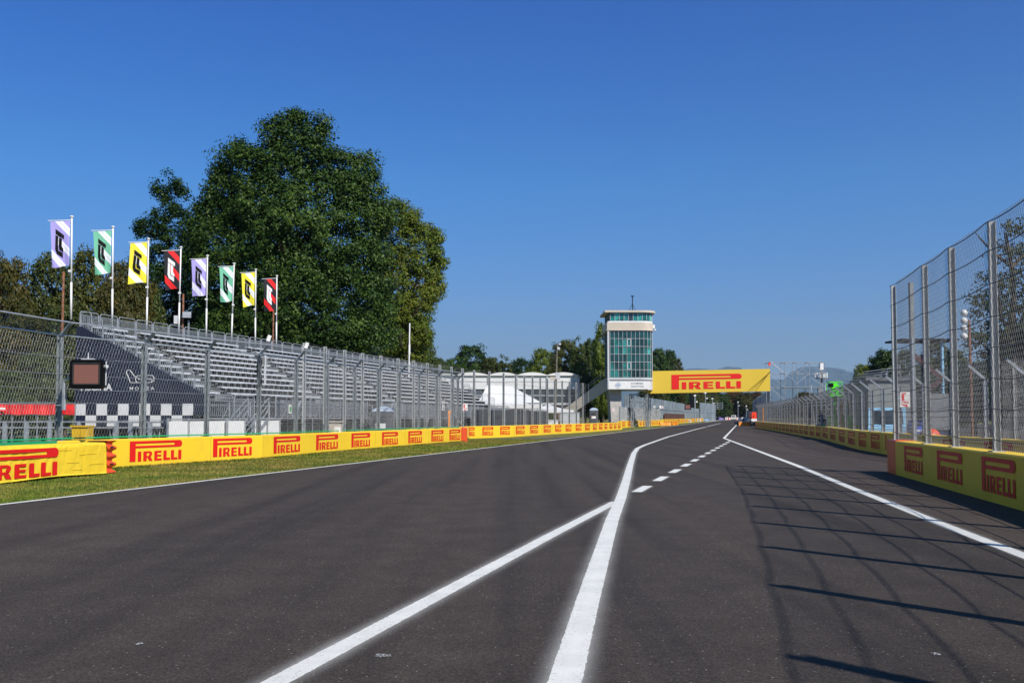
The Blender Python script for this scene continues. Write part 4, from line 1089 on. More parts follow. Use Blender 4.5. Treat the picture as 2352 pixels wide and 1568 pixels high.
    b.prism([(a.x, a.y + .26, a.z - .6), (a.x, a.y + .26, a.z - 1.0), (c.x, c.y + .26, c.z - .6), (c.x, c.y + .26, c.z - .3)], (0, 1.4, 0)); b.build('stair_flight', M['beige'], r)
    h = MB()
    for zo in (.75, 1.15): h.tube((a.x, a.y, a.z + zo + .35), (c.x, c.y, c.z + zo + .2), .03, 5)
    for k in range(9): q = a.lerp(c, k / 8); h.tube((q.x, q.y, q.z + .2), (q.x, q.y, q.z + 1.45), .025, 4)
    h.build('handrail', M['galv'], r)
    # roof mast, cameras
    ms = P(1452.6, 712, Z + 3); mt = P(1452.6, 680, Z + 3); m = MB(); m.tube((ms.x, ms.y, zz(713)), mt, .07, 6)
    for dx, dy in ((-.75, 0), (.65, 0), (0, .8)): m.tube((ms.x + dx, ms.y + dy, zz(713)), (ms.x, ms.y, zz(693)), .035, 5)
    m.build('mast', M['black'], r)
    hd = MB(); hd.box((mt.x - .12, mt.y, mt.z), (.16, .2, .2)); hd.box((mt.x + .14, mt.y, mt.z), (.16, .2, .2)); hd.build('mast_camera', M['black'], r)
    MB().tube((xx(1413), Z + 3, zz(713)), (xx(1413) + .06, Z + 3, zz(688)), .018, 4).build('whip_aerial', M['grey'], r)
    vb = MB(); vb.box((xx(1425), Z + 3, zz(711.3)), (.5, .5, .25)); vb.box((xx(1438), Z + 3, zz(712)), (.3, .3, .2)); vb.build('roof_unit', M['grey'], r)
    cx = X1 + .25; cm = MB(); cm.box((cx, Z + 1.9, zz(747.5)), (.34, .3, .55)); cm.build('antenna_box', M['white'], r)
    c2 = MB(); c2.beam((X1, Z + 1.9, zz(753)), (cx + .2, Z + 1.9, zz(753)), .06, .06); c2.ball((cx + .22, Z + 1.9, zz(755.5)), .16, 8, 6); c2.build('dome_camera', M['white'], r, smooth=True)
    return r
tower()

def scaffold_frames(name, label, xs, ys, zs, diag=True, rad=.05, mat=None, cat='scaffold', dfront=()):
    r = root(name, (xs[0], ys[0], 0), label, cat); up, led, dg = MB(), MB(), MB()
    for x in xs:
        for y in ys: up.tube((x, y, 0), (x, y, zs[-1]), rad, 6)
    for z in zs[1:] if zs[0] == 0 else zs:
        for y in ys:
            led.tube((xs[0], y, z), (xs[-1], y, z), rad * .7, 5)
        for x in xs: led.tube((x, ys[0], z), (x, ys[-1], z), rad * .7, 5)
    if diag:
        for i in range(len(xs) - 1):
            for j in range(len(zs) - 1):
                a, c = (zs[j], zs[j + 1]) if (i + j) % 2 else (zs[j + 1], zs[j])
                for y in ys[:1]: MB().tube((xs[i], y, a), (xs[i + 1], y, c), rad * .6, 5).build('brace', M['rail'], r)
    up.build('upright', mat or M['galv'], r); led.build('ledger', mat or M['galv'], r)

    return r
# scaffolding under the tower carrying the bridge
x = lambda px: P(px, 900, 162).x
scaffold_frames('scaffold_support', 'brown and grey scaffold legs under the control tower carrying the left end of the bridge', [x(1448), x(1453), x(1482), x(1486)], [161.2, 163.5], [0, 1.6, 2.9, 4.0, 5.2], mat=M['galv_dark'], rad=.07)
scaffold_frames('scaffold_support', 'second slim scaffold tower behind the left end of the bridge', [x(1494), x(1499)], [164.5, 166.5], [0, 1.6, 3.0, 4.2, 5.4], mat=M['galv_dark'], rad=.06)
def bridge():
    Z = 162.0; a = P(1486, 903.5, Z); bq = P(1486, 852.2, Z); c = P(1769, 897.8, Z); d = P(1768.5, 846.8, Z)
    r = root('track_bridge', (a.x, Z, 0), 'gantry bridge over the track wrapped in a yellow banner with one huge red logo', 'bridge')
    MB().prism([a, c, d, bq], (0, .06, 0)).build('banner', M['banner_yellow'], r)
    MB().prism([a + Vector((.1, .1, .05)), c + Vector((-.1, .1, .05)), d + Vector((-.1, .1, -.05)), bq + Vector((.1, .1, -.05))], (0, 1.6, 0)).build('box_truss', M['galv_dark'], r)
    # logo fitted to the banner slope
    p0 = P(1542.5, 894, Z - .03); p1 = P(1704, 891, Z - .03); H = P(1542, 860.5, Z).z - P(1542, 894, Z).z
    W = (p1 - p0).length; V, F = logo_polys(W / H); ax = (p1 - p0).normalized()
    MB().add([tuple(p0 + ax * (x_ * H) + Vector((0, -.015, y * H))) for x_, y in V], F).build('logo', M['red'], r)
    rp = MB()
    for (x0, y0, x1, y1) in ((1747, 847, 1719, 898), (1769, 856, 1717, 898), (1769, 866, 1726, 898), (1768, 880, 1736, 898)):
        pass
    # guy ropes from the scaffold tower to the lower edge
    for (x1_, y1_) in ((1719, 897.5), (1727, 897.3), (1736, 897.2)):
        rp.tube(P(1770.5, 852, Z - .6), P(x1_, y1_, Z - .12), .03, 4)
    rp.tube(P(1752, 836, Z - .4), P(1771, 833, Z - .4), .02, 4)
    rp.build('guy_rope', M['black'], r)
bridge()
sx = lambda px: P(px, 880, 162.5).x; sz = lambda y: P(1800, y, 162.5).z
r = scaffold_frames('scaffold_tower', 'open scaffold tower structure at the right end of the yellow bridge', [sx(1769), sx(1802.5), sx(1830.5), sx(1859.4), sx(1894.8)], [162.5, 165.0], [0, sz(889.6), sz(857.5), sz(832)], rad=.055, diag=False)
for (xa_, ya_, xb_, yb_) in ((1769, 832, 1802, 857), (1769, 862, 1802, 889), (1802, 857, 1830, 880), (1830, 880, 1859, 857), (1802, 832, 1830, 857), (1830, 857, 1859, 832), (1859, 832, 1894, 857), (1859, 864, 1894, 889), (1802, 857, 1769, 830), (1769, 890, 1802, 920)):
    MB().tube((sx(xa_), 162.4, sz(ya_)), (sx(xb_), 162.4, sz(yb_)), .05, 5).build('brace', M['rail'], r)
dk = MB(); dk.box(((sx(1802) + sx(1894)) / 2, 163.8, sz(889.6)), (sx(1894) - sx(1802), 2.4, .12)); dk.build('platform', M['galv_dark'], r)
MB().box((sx(1767), 162.3, sz(836)), (.35, .1, .5), 0.3).build('red_pennant', M['redmach'], r)
st = MB()
for k in range(9):
    z = sz(889.6) * k / 9; st.box(((sx(1862) + sx(1897)) / 2, 161.2, z), ((sx(1897) - sx(1862)), .8, .05))
for k in (0, 1): st.beam((sx(1862 + 35 * k), 160.7, 0), (sx(1860 + 32 * k), 161.8, sz(885)), .06, .14)
st.build('stair_steps', M['galv'], r)

M['gatedark'] = paint('gate_mesh', (.055, .06, .065), .7, var=.4, scale=4)
# ------------------------------------------------------------ marquee with arched roofs
def marquee():
    Z = 196.0; zz = lambda y: P(1200, y, Z).z; xx = lambda px: P(px, 880, Z).x
    r = root('hospitality_marquee', (xx(1150), Z, 0), 'two-storey white marquee with arched roof bays and dark glazing behind the stand', 'marquee')
    edges = [1003, 1045, 1122, 1188, 1257, 1328]; ze = zz(861); zb = zz(926)
    D = 14.0
    fr = MB()
    for a, c in zip(edges[:-1], edges[1:]):
        x0, x1 = xx(a), xx(c); w = x1 - x0; rf = MB(); n = 12; rise = .52 if w > 3.9 else .3
        pts = [(x0 + w * k / n, Z - .35, ze + rise * (1 - (2 * k / n - 1) ** 2)) for k in range(n + 1)] + [(x1, Z - .35, ze - .12), (x0, Z - .35, ze - .12)]
        rf.prism(pts, (0, D + .35, 0)); rf.build('roof', M['white'], r)
        up = MB(); up.box(((x0 + x1) / 2, Z + .1, (ze - .1 + zz(893.5)) / 2), (w - .3, .12, ze - .12 - zz(893.5))); up.build('wall_panel', M['whitefab'], r)
        gl_ = MB(); gl_.box(((x0 + x1) / 2, Z + .3, (zz(893.5) + zz(925)) / 2), (w - .3, .06, zz(893.5) - zz(925))); gl_.build('window', M['glassdark'], r)
        fr.box((x0, Z, (ze + zb) / 2 - .1), (.32, .34, ze - zb)); fr.box((x0 + w / 2, Z + .22, (zz(893) + zz(925)) / 2), (.1, .1, zz(893) - zz(925))); fr.box((x0 + w / 2, Z + .2, zz(908)), (w, .1, .16)); fr.box((x0 + w / 2, Z + .02, zz(876)), (w, .06, .12))
    fr.box((xx(1328), Z, (ze + zb) / 2 - .1), (.34, .34, ze - zb))
    x1 = xx(1328); x2 = P(1357, 880, Z + 14).x
    fr.box(((xx(1003) + x1) / 2, Z + .1, zb - .1), (x1 - xx(1003), .5, .4)); fr.build('frame', M['lgrey'], r)
    e = MB(); e.prism([(x1, Z, zb - .2), (x2, Z + 14, zb - .2), (x2, Z + 14, ze - .3), (x1, Z, ze)], (-.15, 0, 0)); e.build('end_wall', M['white'], r)
    lw = MB(); lw.box(((xx(1003) + x1) / 2, Z + 3, zb / 2 - .1), (x1 - xx(1003), 5.5, zb - .3)); lw.build('lower_hall', M['brown'], r)
    return r
marquee()
def peak_tent(x0, x1, ye, yt, yb, Z, D, label, peak=None):
    xa, xb = P(x0, 930, Z).x, P(x1, 930, Z).x; ze = P(x0, ye, Z).z; zt = P(x0, yt, Z).z; r = root('peaked_tent', (xa, Z, 0), label, 'tent')
    cx = (xa + xb) / 2 if peak is None else P(peak, 930, Z).x; cy = Z + D / 2; n = 10; b = MB(); cor = [(xa, Z), (xb, Z), (xb, Z + D), (xa, Z + D)]
    for i in range(4):
        (ax_, ay), (bx, by) = cor[i], cor[(i + 1) % 4]
        for k in range(n):
            t0, t1 = k / n, (k + 1) / n; f = lambda t: t ** 1.7
            b.add([(ax_ + (cx - ax_) * t0, ay + (cy - ay) * t0, ze + (zt - ze) * f(t0)), (bx + (cx - bx) * t0, by + (cy - by) * t0, ze + (zt - ze) * f(t0)),
                   (bx + (cx - bx) * t1, by + (cy - by) * t1, ze + (zt - ze) * f(t1)), (ax_ + (cx - ax_) * t1, ay + (cy - ay) * t1, ze + (zt - ze) * f(t1))], [(0, 1, 2, 3)])
    b.build('canopy', M['whitefab'], r); v = MB()
    for i in range(4):
        (ax_, ay), (bx, by) = cor[i], cor[(i + 1) % 4]; v.box(((ax_ + bx) / 2, (ay + by) / 2, ze - .2), (abs(ax_ - bx) + .05, abs(ay - by) + .05, .4))
    v.build('valance', M['white'], r)
    for (ax_, ay) in cor: MB().tube((ax_, ay, 0), (ax_, ay, ze), .05).build('leg', M['lgrey'], r)
    return r
peak_tent(1085, 1240, 930, 884, 960, 128, 10, 'big white peaked tent in front of the marquee, behind the stand end railings', peak=1115)
r = root('screen_fence', (*gp(1082, 85.5), 0), 'row of dark mesh gate panels behind the tall posts, under the white tents', 'fence')
lnS = Line([gp(1082, 85.5), gp(1178, 93), gp(1262, 107)]); s_ = 0.0; k_ = 0
while s_ + 2.2 < lnS.L:
    p_, t_ = lnS.at(s_ + 1.1); az_ = math.atan2(t_.y, t_.x); MB().box((p_.x, p_.y, 1.2), (2.05, .05, 2.1), az_).build('gate_panel', M['gatedark'], r)
    f_ = MB(); p_, t_ = lnS.at(s_); f_.beam((p_.x, p_.y, 0), (p_.x, p_.y, 2.4), .07, .07); q_, _ = lnS.at(s_ + 2.2); f_.tube((p_.x, p_.y, 2.35), (q_.x, q_.y, 2.35), .03, 5); f_.build('gate_frame', M['galv'], r); s_ += 2.2
peak_tent(1205, 1318, 941, 927, 965, 142, 8, 'low cream peaked tent beside the tower stair', peak=1262)
# long sloping white roof between them
Zr = 150; r = root('sloping_roof', P(1100, 940, Zr), 'white sloping fabric roof between the peaked tents and the marquee', 'tent')
a_, b_, c_, d_ = P(1082, 883, Zr), P(1165, 886, Zr), P(1240, 924, Zr), P(1090, 930, Zr)
MB().prism([P(1118, 884, Zr + 4), P(1175, 887, Zr + 4), P(1246, 925, Zr - 2), P(1135, 925, Zr - 2)], (0, .0, -.15)).build('roof_sheet', M['whitefab'], r)
MB().prism([P(1135, 925, Zr - 2), P(1246, 925, Zr - 2), P(1246, 940, Zr - 2), P(1135, 940, Zr - 2)], (0, .2, 0)).build('fascia', M['whitefab'], r)

# ------------------------------------------------------------ trackside things
M['darkred'] = paint('dark_red', (.07, .012, .010), .5)
def light_panel():
    Z = 29.6; a = P(158.5, 892.5, Z); c = P(238.5, 825.5, Z); w = c.x - a.x; h = c.z - a.z; cx = (a.x + c.x) / 2; cz = (a.z + c.z) / 2
    r = root('signal_display', (cx, Z, WH), 'black framed trackside light panel with a dull reddish screen on the left fence', 'signal panel')
    b = MB(); ch = .07
    b.prism([(a.x + ch, Z, a.z), (c.x - ch, Z, a.z), (c.x, Z, a.z + ch), (c.x, Z, c.z - ch), (c.x - ch, Z, c.z), (a.x + ch, Z, c.z), (a.x, Z, c.z - ch), (a.x, Z, a.z + ch)], (0, .22, 0)); b.build('housing', M['black'], r)
    s = MB(); sx_ = w * .365; sz_ = h * .335; s.box((cx - .0, Z - .004, cz + .01), (2 * sx_, .012, 2 * sz_)); s.build('screen', M['screen'], r)
    bz = MB(); 
    for dx in (-1, 1): bz.box((cx + dx * (sx_ + .02), Z - .015, cz + .01), (.03, .04, 2 * sz_ + .06))
    for dz in (-1, 1): bz.box((cx, Z - .015, cz + .01 + dz * (sz_ + .02)), (2 * sx_ + .06, .04, .03))
    bz.build('bezel', M['dark'], r)
    p = P(146.5, 930, Z + .35); br = MB(); br.tube((p.x, Z + .35, P(0, 941, Z).z), (p.x, Z + .35, P(0, 874, Z).z), .065, 8); br.tube((p.x, Z + .35, P(0, 876, Z).z), (a.x + .1, Z + .15, P(0, 861, Z).z), .055, 8)
    br.tube((p.x - .25, Z + .4, P(0, 930, Z).z), (p.x, Z + .35, P(0, 930, Z).z), .02, 5); br.build('bracket', M['galv'], r)
    k = MB(); k.tube((cx - .0, Z + .1, c.z), (cx - .0, Z + .1, c.z + .2), .018, 6); k.box((cx, Z + .1, c.z + .02), (.35, .12, .03)); k.tube((c.x + .03, Z + .1, a.z + .1), (c.x + .03, Z + .1, c.z - .05), .018, 6)
    k.tube((c.x, Z + .05, c.z - .2), (c.x + .12, Z - .05, c.z - .2), .045, 8); k.build('sensor', M['lgrey'], r)
light_panel()
def aerial_box(px, py, Z, label, w=.14, h=.24):
    c = P(px, py, Z); r = root('antenna_box', c, label, 'antenna', 'white antenna boxes clipped on the left fence arms')
    Mx = Matrix.Rotation(.35, 3, 'Y') @ Matrix.Rotation(.3, 3, 'Z'); MB().box(c, (w, .07, h), M=Mx).build('casing', M['white'], r); MB().tube(c + Vector((-.02, .05, -.1)), c + Vector((-.06, .05, -h / 2 - .1)), .015).build('bracket', M['galv'], r)
aerial_box(617.5, 776.5, 39.0, 'tilted white antenna box above the fourth left fence post, near the rightmost flag')
aerial_box(704, 793, 42.2, 'tilted white antenna box above the fence post to the right, below the big dark tree')
c = P(602, 850, 39.1); r = root('cable_box', c, 'tall pale cable box with tangled black cables on a left fence post', 'junction box')
MB().box((c.x + .12, c.y, c.z), (.07, .06, 1.15)).build('strip', M['lgrey'], r); MB().box((c.x + .04, c.y, c.z + .35), (.14, .1, .3)).build('box', M['grey'], r)
cb = MB(); rn = random.Random(8)
for k in range(5):
    pts = [Vector((c.x - .08 + .1 * math.sin(j * .9 + k), c.y - .1, c.z + .5 - j * .13 - k * .05)) for j in range(9)]; cb.path(pts, .012, 4)
cb.build('cable', M['black'], r)
def fire_sign(px, py, Z, w, h, label, face=0.0, arrow=1):
    c = P(px, py, Z); r = root('fire_sign', c, label, 'sign', 'white and red fire point signs'); ax = Vector((math.cos(face), math.sin(face), 0)); n = Vector((ax.y, -ax.x, 0))
    MB().box(c, (w, .015, h), face).build('plate', M['white'], r)
    def q(u, v): return c + ax * (u * w) + Vector((0, 0, v * h)) + n * .013
    b = MB(); b.add([q(-.32, -.08), q(-.08, -.08), q(-.08, .26), q(-.15, .33), q(-.25, .33), q(-.32, .26)], [(0, 1, 2, 3, 4, 5)]); b.add([q(-.25, .33), q(-.12, .33), q(-.12, .40), q(-.25, .40)], [(0, 1, 2, 3)])
    b.add([q(-.12, .36), q(.08, .32), q(.08, .43), q(-.12, .41)], [(0, 1, 2, 3)]); b.add([q(-.38, .26), q(-.25, .36), q(-.25, .41), q(-.40, .30)], [(0, 1, 2, 3)]); b.build('extinguisher_symbol', M['red'], r)
    put_text("FIRE", q(-.33, -.24), ax, w * .70, h * .12, M['red'], r, bold=.02)
    m = arrow; b = MB(); b.add([q(-.32 * m, -.29), q(-.30 * m, -.36), q(.06 * m, -.44), q(.10 * m, -.36)], [(0, 1, 2, 3)]); b.add([q(.0 * m, -.49), q(.30 * m, -.47), q(.12 * m, -.30)], [(0, 1, 2)]); b.build('arrow', M['red'], r)
fire_sign(2078.5, 917, 29.2, .285, .435, 'white fire sign with red extinguisher and arrow on the tall right fence')
fire_sign(1068.5, 935, 65.6, .31, .43, 'white fire sign on the last post of the near left fence', arrow=-1)
fire_sign(1408.5, 941, 133, .31, .45, 'small white fire sign near the concrete tower pier', arrow=-1)
fire_sign(1521.3, 935, 198, .37, .46, 'white fire sign at the end of the wall past the tower', arrow=-1)
c = P(1018, 931.5, 72); r = root('post_label', c, 'narrow white tag with dark marks on a fence post', 'sign'); MB().box(c, (.17, .02, .66)).build('plate', M['white'], r); MB().box(c + Vector((0, -.014, .12)), (.09, .01, .18)).box(c + Vector((0, -.014, -.16)), (.09, .01, .14)).build('mark', M['grey'], r)
# dark posts with white speakers
for (px, Z, lab) in ((1509.5, 200, 'black cased post with two tilted white speakers in front of the grey palisade'),):
    b0 = P(px, 973, Z); tp = P(px, 937, Z); r = root('speaker_post', (b0.x, Z, 0), lab, 'speaker post'); MB().box((b0.x, Z, tp.z / 2), (.7, .4, tp.z)).build('post', M['black'], r)
    for s in (-1, 1): MB().box((b0.x + s * .55, Z - .1, tp.z + .25), (.36, .25, .5), .4 * s).build('speaker', M['white'], r)
# orange frame gate
a = P(1037, 982, 72.5); r = root('steel_gateway', (a.x, 72.5, 0), 'upright orange steel channel frame behind the near left fence', 'frame'); zt = P(1037, 945, 72.5).z; b = MB()
for dx in (-.17, .10): b.beam((a.x + dx, 72.5, 0), (a.x + dx, 72.5, zt), .10, .12)
b.beam((a.x - .22, 72.5, zt), (a.x + .17, 72.5, zt), .06, .12); b.build('frame', M['orange2'], r)
a = P(1780.5, 0, 120); r = root('steel_gateway', (P(1916.5, 960, 73)[0], 78, 0), 'orange steel channel standing behind the right fence, nearer the camera', 'frame')
zt = 3.0; xq, yq = gp(1918.5, 76); MB().beam((xq + .4, yq, 0), (xq + .4, yq, 2.7), .22, .14).beam((xq + .4, yq, 2.7), (xq + .75, yq, 2.7), .1, .1).beam((xq + .7, yq, 0), (xq + .7, yq, 2.7), .08, .14).build('frame', M['orange2'], r)
r = root('steel_gateway', (*gp(1765, 128), 0), 'distant orange steel channel behind the right fence, close to the bridge', 'frame')
xq, yq = gp(1746, 140); MB().beam((xq + .5, yq, 0), (xq + .5, yq, 2.9), .25, .2).build('frame', M['orange2'], r)

M['toiletgrey'] = paint('toilet_grey', (.085, .09, .10), .55)
def toilet(px, Z, ytop, ybot, w, label):
    c = P(px, 960, Z); zt = P(px, ytop, Z).z; r = root('portable_toilet', (c.x, Z, 0), label, 'portable toilet', 'grey portable toilets with domed roofs'); d = 1.1
    MB().box((c.x, Z + d / 2, (zt - .3) / 2), (w, d, zt - .3)).build('cabin', M['toiletgrey'], r)
    n = 10; b = MB(); b.prism([(c.x - w / 2 - .04 + (w + .08) * k / n, Z - .03, zt - .30 + .30 * (1 - abs(2 * k / n - 1) ** 2.5)) for k in range(n + 1)], (0, d + .06, 0)); b.build('roof', paint("pale_roof", (.42, .50, .62), .4), r)
    dr = MB(); dr.box((c.x - w * .08, Z - .015, (zt - .45) / 2), (w * .72, .03, zt - .55)); o = dr.build('door', paint("door_grey", (.06, .063, .07), .5), r)
    s = MB()
    for k in range(6): s.box((c.x - w * .08, Z - .04, zt - .62 - k * .09), (w * .5, .02, .025))
    s.build('vent', M['dark'], o); l = MB(); l.box((c.x - w * .06, Z - .045, zt - 1.12), (w * .55, .02, .28)); l.build('label_plate', M['white'], o)
    l2 = MB(); l2.ball((c.x - w * .26, Z - .055, zt - 1.10), .06, 8, 5); l2.build('red_mark', M['red'], o)
toilet(877, 58.5, 932.5, 985, 1.04, 'grey portable toilet with pale domed roof behind the near left fence below the stand')
toilet(1364.5, 120, 936, 974, .95, 'distant grey portable toilet beside the white cabinets below the tower stair')
def cabinet(px0, px1, yt, Z, d, mat, label, door=True):
    a, c = P(px0, 960, Z), P(px1, 960, Z); zt = P(px0, yt, Z).z; w = c.x - a.x; cx = (a.x + c.x) / 2; r = root('electrical_cabinet', (cx, Z, 0), label, 'cabinet')
    MB().box((cx, Z + d / 2, zt / 2), (w, d, zt)).build('body', mat, r); MB().box((cx, Z + d / 2, zt + .03), (w + .12, d + .12, .06)).build('lid', mat, r)
    if door: MB().box((cx + w * .22, Z - .012, zt * .47), (w * .5, .024, zt * .75)).build('door', M['white'], r)
    else: MB().box((cx - .05, Z - .02, zt * .5), (w * .08, .04, zt * .75)).build('door_seam', M['grey'], r)
cabinet(755, 783, 969.5, 47.8, .45, paint("tan_cabinet", (.42, .38, .33), .7), 'tan electrical cabinet with white door behind the near left fence')
cabinet(1286, 1309, 951, 112, .9, M['lgrey'], 'tall grey concrete cabinet in front of the tower stair', False) if False else None
cabinet(1287, 1331, 947.5, 118, 1.6, M['lgrey'], 'tall pale grey twin-door cabinet below the tower stair', False)
cabinet(1258, 1282, 969 - 4, 114, .5, M['white'], 'small white cabinet with grey front left of the tall pale cabinet')
M['binyellow'] = paint('bin_yellow', (.60, .36, .01), .5)
# yellow bin behind the fence
a = P(187, 960, 37.0); r = root('wheelie_bin', (a.x, 37, 0), 'yellow plastic bin pair behind the fence under the light panel', 'bin')
for dx in (-.15, .16): MB().prism([(a.x + dx - .13, 36.9, .35), (a.x + dx + .13, 36.9, .35), (a.x + dx + .15, 36.9, 1.28), (a.x + dx - .15, 36.9, 1.28)], (0, .45, 0)).build('bin_body', M['binyellow'], r)
MB().box((a.x, 37.1, 1.31), (.66, .5, .06)).build('lid', M['binyellow'], r)
# red banner fence far left
a, c = P(-60, 930, 46), P(171, 930, 46); z0, z1 = P(0, 951.5, 46).z, P(0, 928, 46).z; r = root('banner_fence', (a.x, 46, 0), 'long red banner hung along a railing at the far left', 'banner')
b = MB(); n = 24
for k in range(n + 1):
    x_ = a.x + (c.x - a.x) * k / n; y_ = 46 + .04 * math.sin(k * 1.9); b.v += [(x_, y_, z0 + .02 * math.sin(k)), (x_, y_ + .02, z1)]
    if k: m = 2 * k; b.f.append((m - 2, m, m + 1, m - 1))
b.build('red_banner', M['redfab'], r); f = MB()
for k in range(9): x_ = a.x + (c.x - a.x) * k / 8; f.tube((x_, 46.08, 0), (x_, 46.08, z1 + .03), .035)
f.tube((a.x, 46.08, z1 + .03), (c.x, 46.08, z1 + .03), .03); f.tube((a.x, 46.08, z0), (c.x, 46.08, z0), .03); f.build('frame', M['galv_dark'], r)
MB().box((P(6, 938, 45.9).x, 45.85, P(6, 938, 45.9).z), (.3, .03, .1)).build('white_print', M['white'], r)
# parked things behind it
def car(name, x, y, rz, body, label, L=4.2, W=1.75, H=1.45, van=False, cat='car'):
    r = root(name, (x, y, 0), label, cat, None, rz)
    hw = W / 2
    prof = [(-L / 2, .35), (-L / 2, .8), (-L / 2 + .25, .95), (-L / 2 + .75, 1.0), (-L / 2 + 1.3, H), (L / 2 - .9, H), (L / 2 - .15, 1.0), (L / 2, .85), (L / 2, .35)] if not van else [(-L / 2, .4), (-L / 2, 1.05), (-L / 2 + .55, 1.2), (-L / 2 + 1.1, H - .08), (-L / 2 + 1.4, H), (L / 2 - .05, H), (L / 2, H - .15), (L / 2, .4)]
    def bld(nm, mb, mat): return mb.build(nm, mat, r, world=False)
    b = MB(); b.prism([(px_, -hw, pz) for px_, pz in prof], (0, W, 0)); bld('body', b, body)
    g = MB()
    if not van:
        for s in (-1, 1): g.prism([(-L / 2 + .95, s * (hw + .004), 1.0), (-L / 2 + 1.4, s * (hw + .004), H - .1), (L / 2 - 1.0, s * (hw + .004), H - .1), (L / 2 - .4, s * (hw + .004), 1.0)], (0, .006 * s, 0))
        g.add([(-L / 2 + .80, -hw + .12, 1.05), (-L / 2 + .80, hw - .12, 1.05), (-L / 2 + 1.24, hw - .18, H - .05), (-L / 2 + 1.24, -hw + .18, H - .05)], [(0, 1, 2, 3)])
        g.add([(L / 2 - .24, -hw + .12, 1.08), (L / 2 - .24, hw - .12, 1.08), (L / 2 - .80, hw - .18, H - .05), (L / 2 - .80, -hw + .18, H - .05)], [(0, 1, 2, 3)])
    else:
        g.box((L / 2 + .01, 0, H * .72), (.02, W * .7, H * .26)); 
        g.add([(-L / 2 + .55, -hw + .12, 1.26), (-L / 2 + .55, hw - .12, 1.26), (-L / 2 + 1.03, hw - .18, H - .15), (-L / 2 + 1.03, -hw + .18, H - .15)], [(0, 1, 2, 3)])
        for s in (-1, 1): g.box((-L / 2 + 1.4, s * (hw + .004), H * .68), (.9, .01, H * .25))
    bld('window', g, M['glassdark'])
    for sx2 in (-1, 1):
        for sy in (-1, 1):
            wv = MB(); wv.tube((sx2 * (L / 2 - .8), sy * (hw - .2), .33), (sx2 * (L / 2 - .8), sy * (hw + .01), .33), .33, 14); bld('wheel', wv, M['rubber'])
    for s in (-1, 1):
        t_ = MB(); t_.box((L / 2 + .01, s * (hw - .2), .85), (.03, .22, .16)); bld('tail_lamp', t_, M['red'])
        t_ = MB(); t_.box((-L / 2 - .01, s * (hw - .25), .75), (.03, .3, .14)); bld('headlight', t_, M['white'])
    return r
rear = -math.atan2(TD.x, TD.y) - math.pi / 2      # car nose (-x) pointing away down the straight
# far end of the straight
vx, vy = gp(1685, 548)
v = car('white_van', vx, vy, rear, M['white'], 'white van seen from behind at the far end of the straight, among the chevron boards', L=5, W=2.5, H=2.5, van=True, cat='van')
def chevron(px, Z, w, flip, label):
    x_, y_ = gp(px, Z); r = root('chevron_board', (x_, y_, 0), label, 'chevron board', 'red and white chevron boards across the track'); MB().box((x_, y_, .68), (w, .12, 1.3)).build('board', M['white'], r)
    b = MB()
    for k in range(2):
        cx = x_ - w / 4 + k * w / 2; s = -1 if flip else 1; ww = w * .16
        b.add([(cx - ww * s, y_ - .075, .1), (cx, y_ - .075, .1), (cx + ww * s, y_ - .075, .68), (cx, y_ - .075, .68)], [(0, 1, 2, 3)]); b.add([(cx - ww * s, y_ - .075, 1.26), (cx, y_ - .075, 1.26), (cx + ww * s, y_ - .075, .68), (cx, y_ - .075, .68)], [(0, 1, 2, 3)])
    b.build('chevron', M['red'], r)
chevron(1670, 560, 1.9, False, 'leftmost red and white chevron board left of the van'); chevron(1675.6, 560, 1.7, False, 'chevron board touching the left side of the van')
chevron(1693.2, 560, 1.9, False, 'chevron board just right of the van'); 
x_, y_ = gp(1698.3, 560); r = root('chevron_board', (x_, y_, 0), 'solid red-orange board at the right end of the chevron row', 'chevron board', 'red and white chevron boards across the track'); MB().box((x_, y_, .68), (1.0, .12, 1.3)).build('board', M['redmach'], r)
MB().prism([(x_ + .3, y_ - .08, .15), (x_ + .05, y_ - .08, .15), (x_ - .3, y_ - .08, .68), (x_ + .05, y_ - .08, 1.2), (x_ + .3, y_ - .08, 1.2), (x_ - .02, y_ - .08, .68)], (0, -.01, 0)).build('chevron', M['white'], r)
def braking_board(px0, px1, yb, yt, txt, mat, tmat, label):
    px = (px0 + px1) / 2; Z = {'200': 300, '150': 345, '100': 395, '50': 450}[txt]; x0 = P(px0, 965, Z).x; x1 = P(px1, 965, Z).x; zt = P(px, yt, Z).z; zb = max(.12, P(px, yb, Z).z)
    r = root('braking_board', ((x0 + x1) / 2, Z, 0), label, 'distance board'); MB().box(((x0 + x1) / 2, Z, (zt + zb) / 2), (x1 - x0, .12, zt - zb)).build('board', mat, r); h = zt - zb; w = x1 - x0
    put_text(txt, (x0 + w * .14, Z - .075, zb + h * .18), (1, 0, 0), w * .72, h * .62, tmat, r, bold=.045)
    [MB().box((x0 + w * f_, Z + .1, zb / 2 + .1), (.08, .08, zb + .2)).build('leg', M['galv'], r) for f_ in (.2, .8)]
braking_board(1573, 1587.3, 969.6, 963.9, '200', M['white'], M['black'], 'white board reading 200, the nearest braking board')
braking_board(1597.7, 1610.2, 968.2, 962.6, '150', M['white'], M['black'], 'white board reading 150')
braking_board(1617, 1627.5, 967.2, 962.3, '100', M['sign_blue'], M['white'], 'blue board reading 100 in white')
braking_board(1627.8, 1636, 964.7, 960.5, '50', M['white'], M['black'], 'small white board reading 50, the farthest braking board')
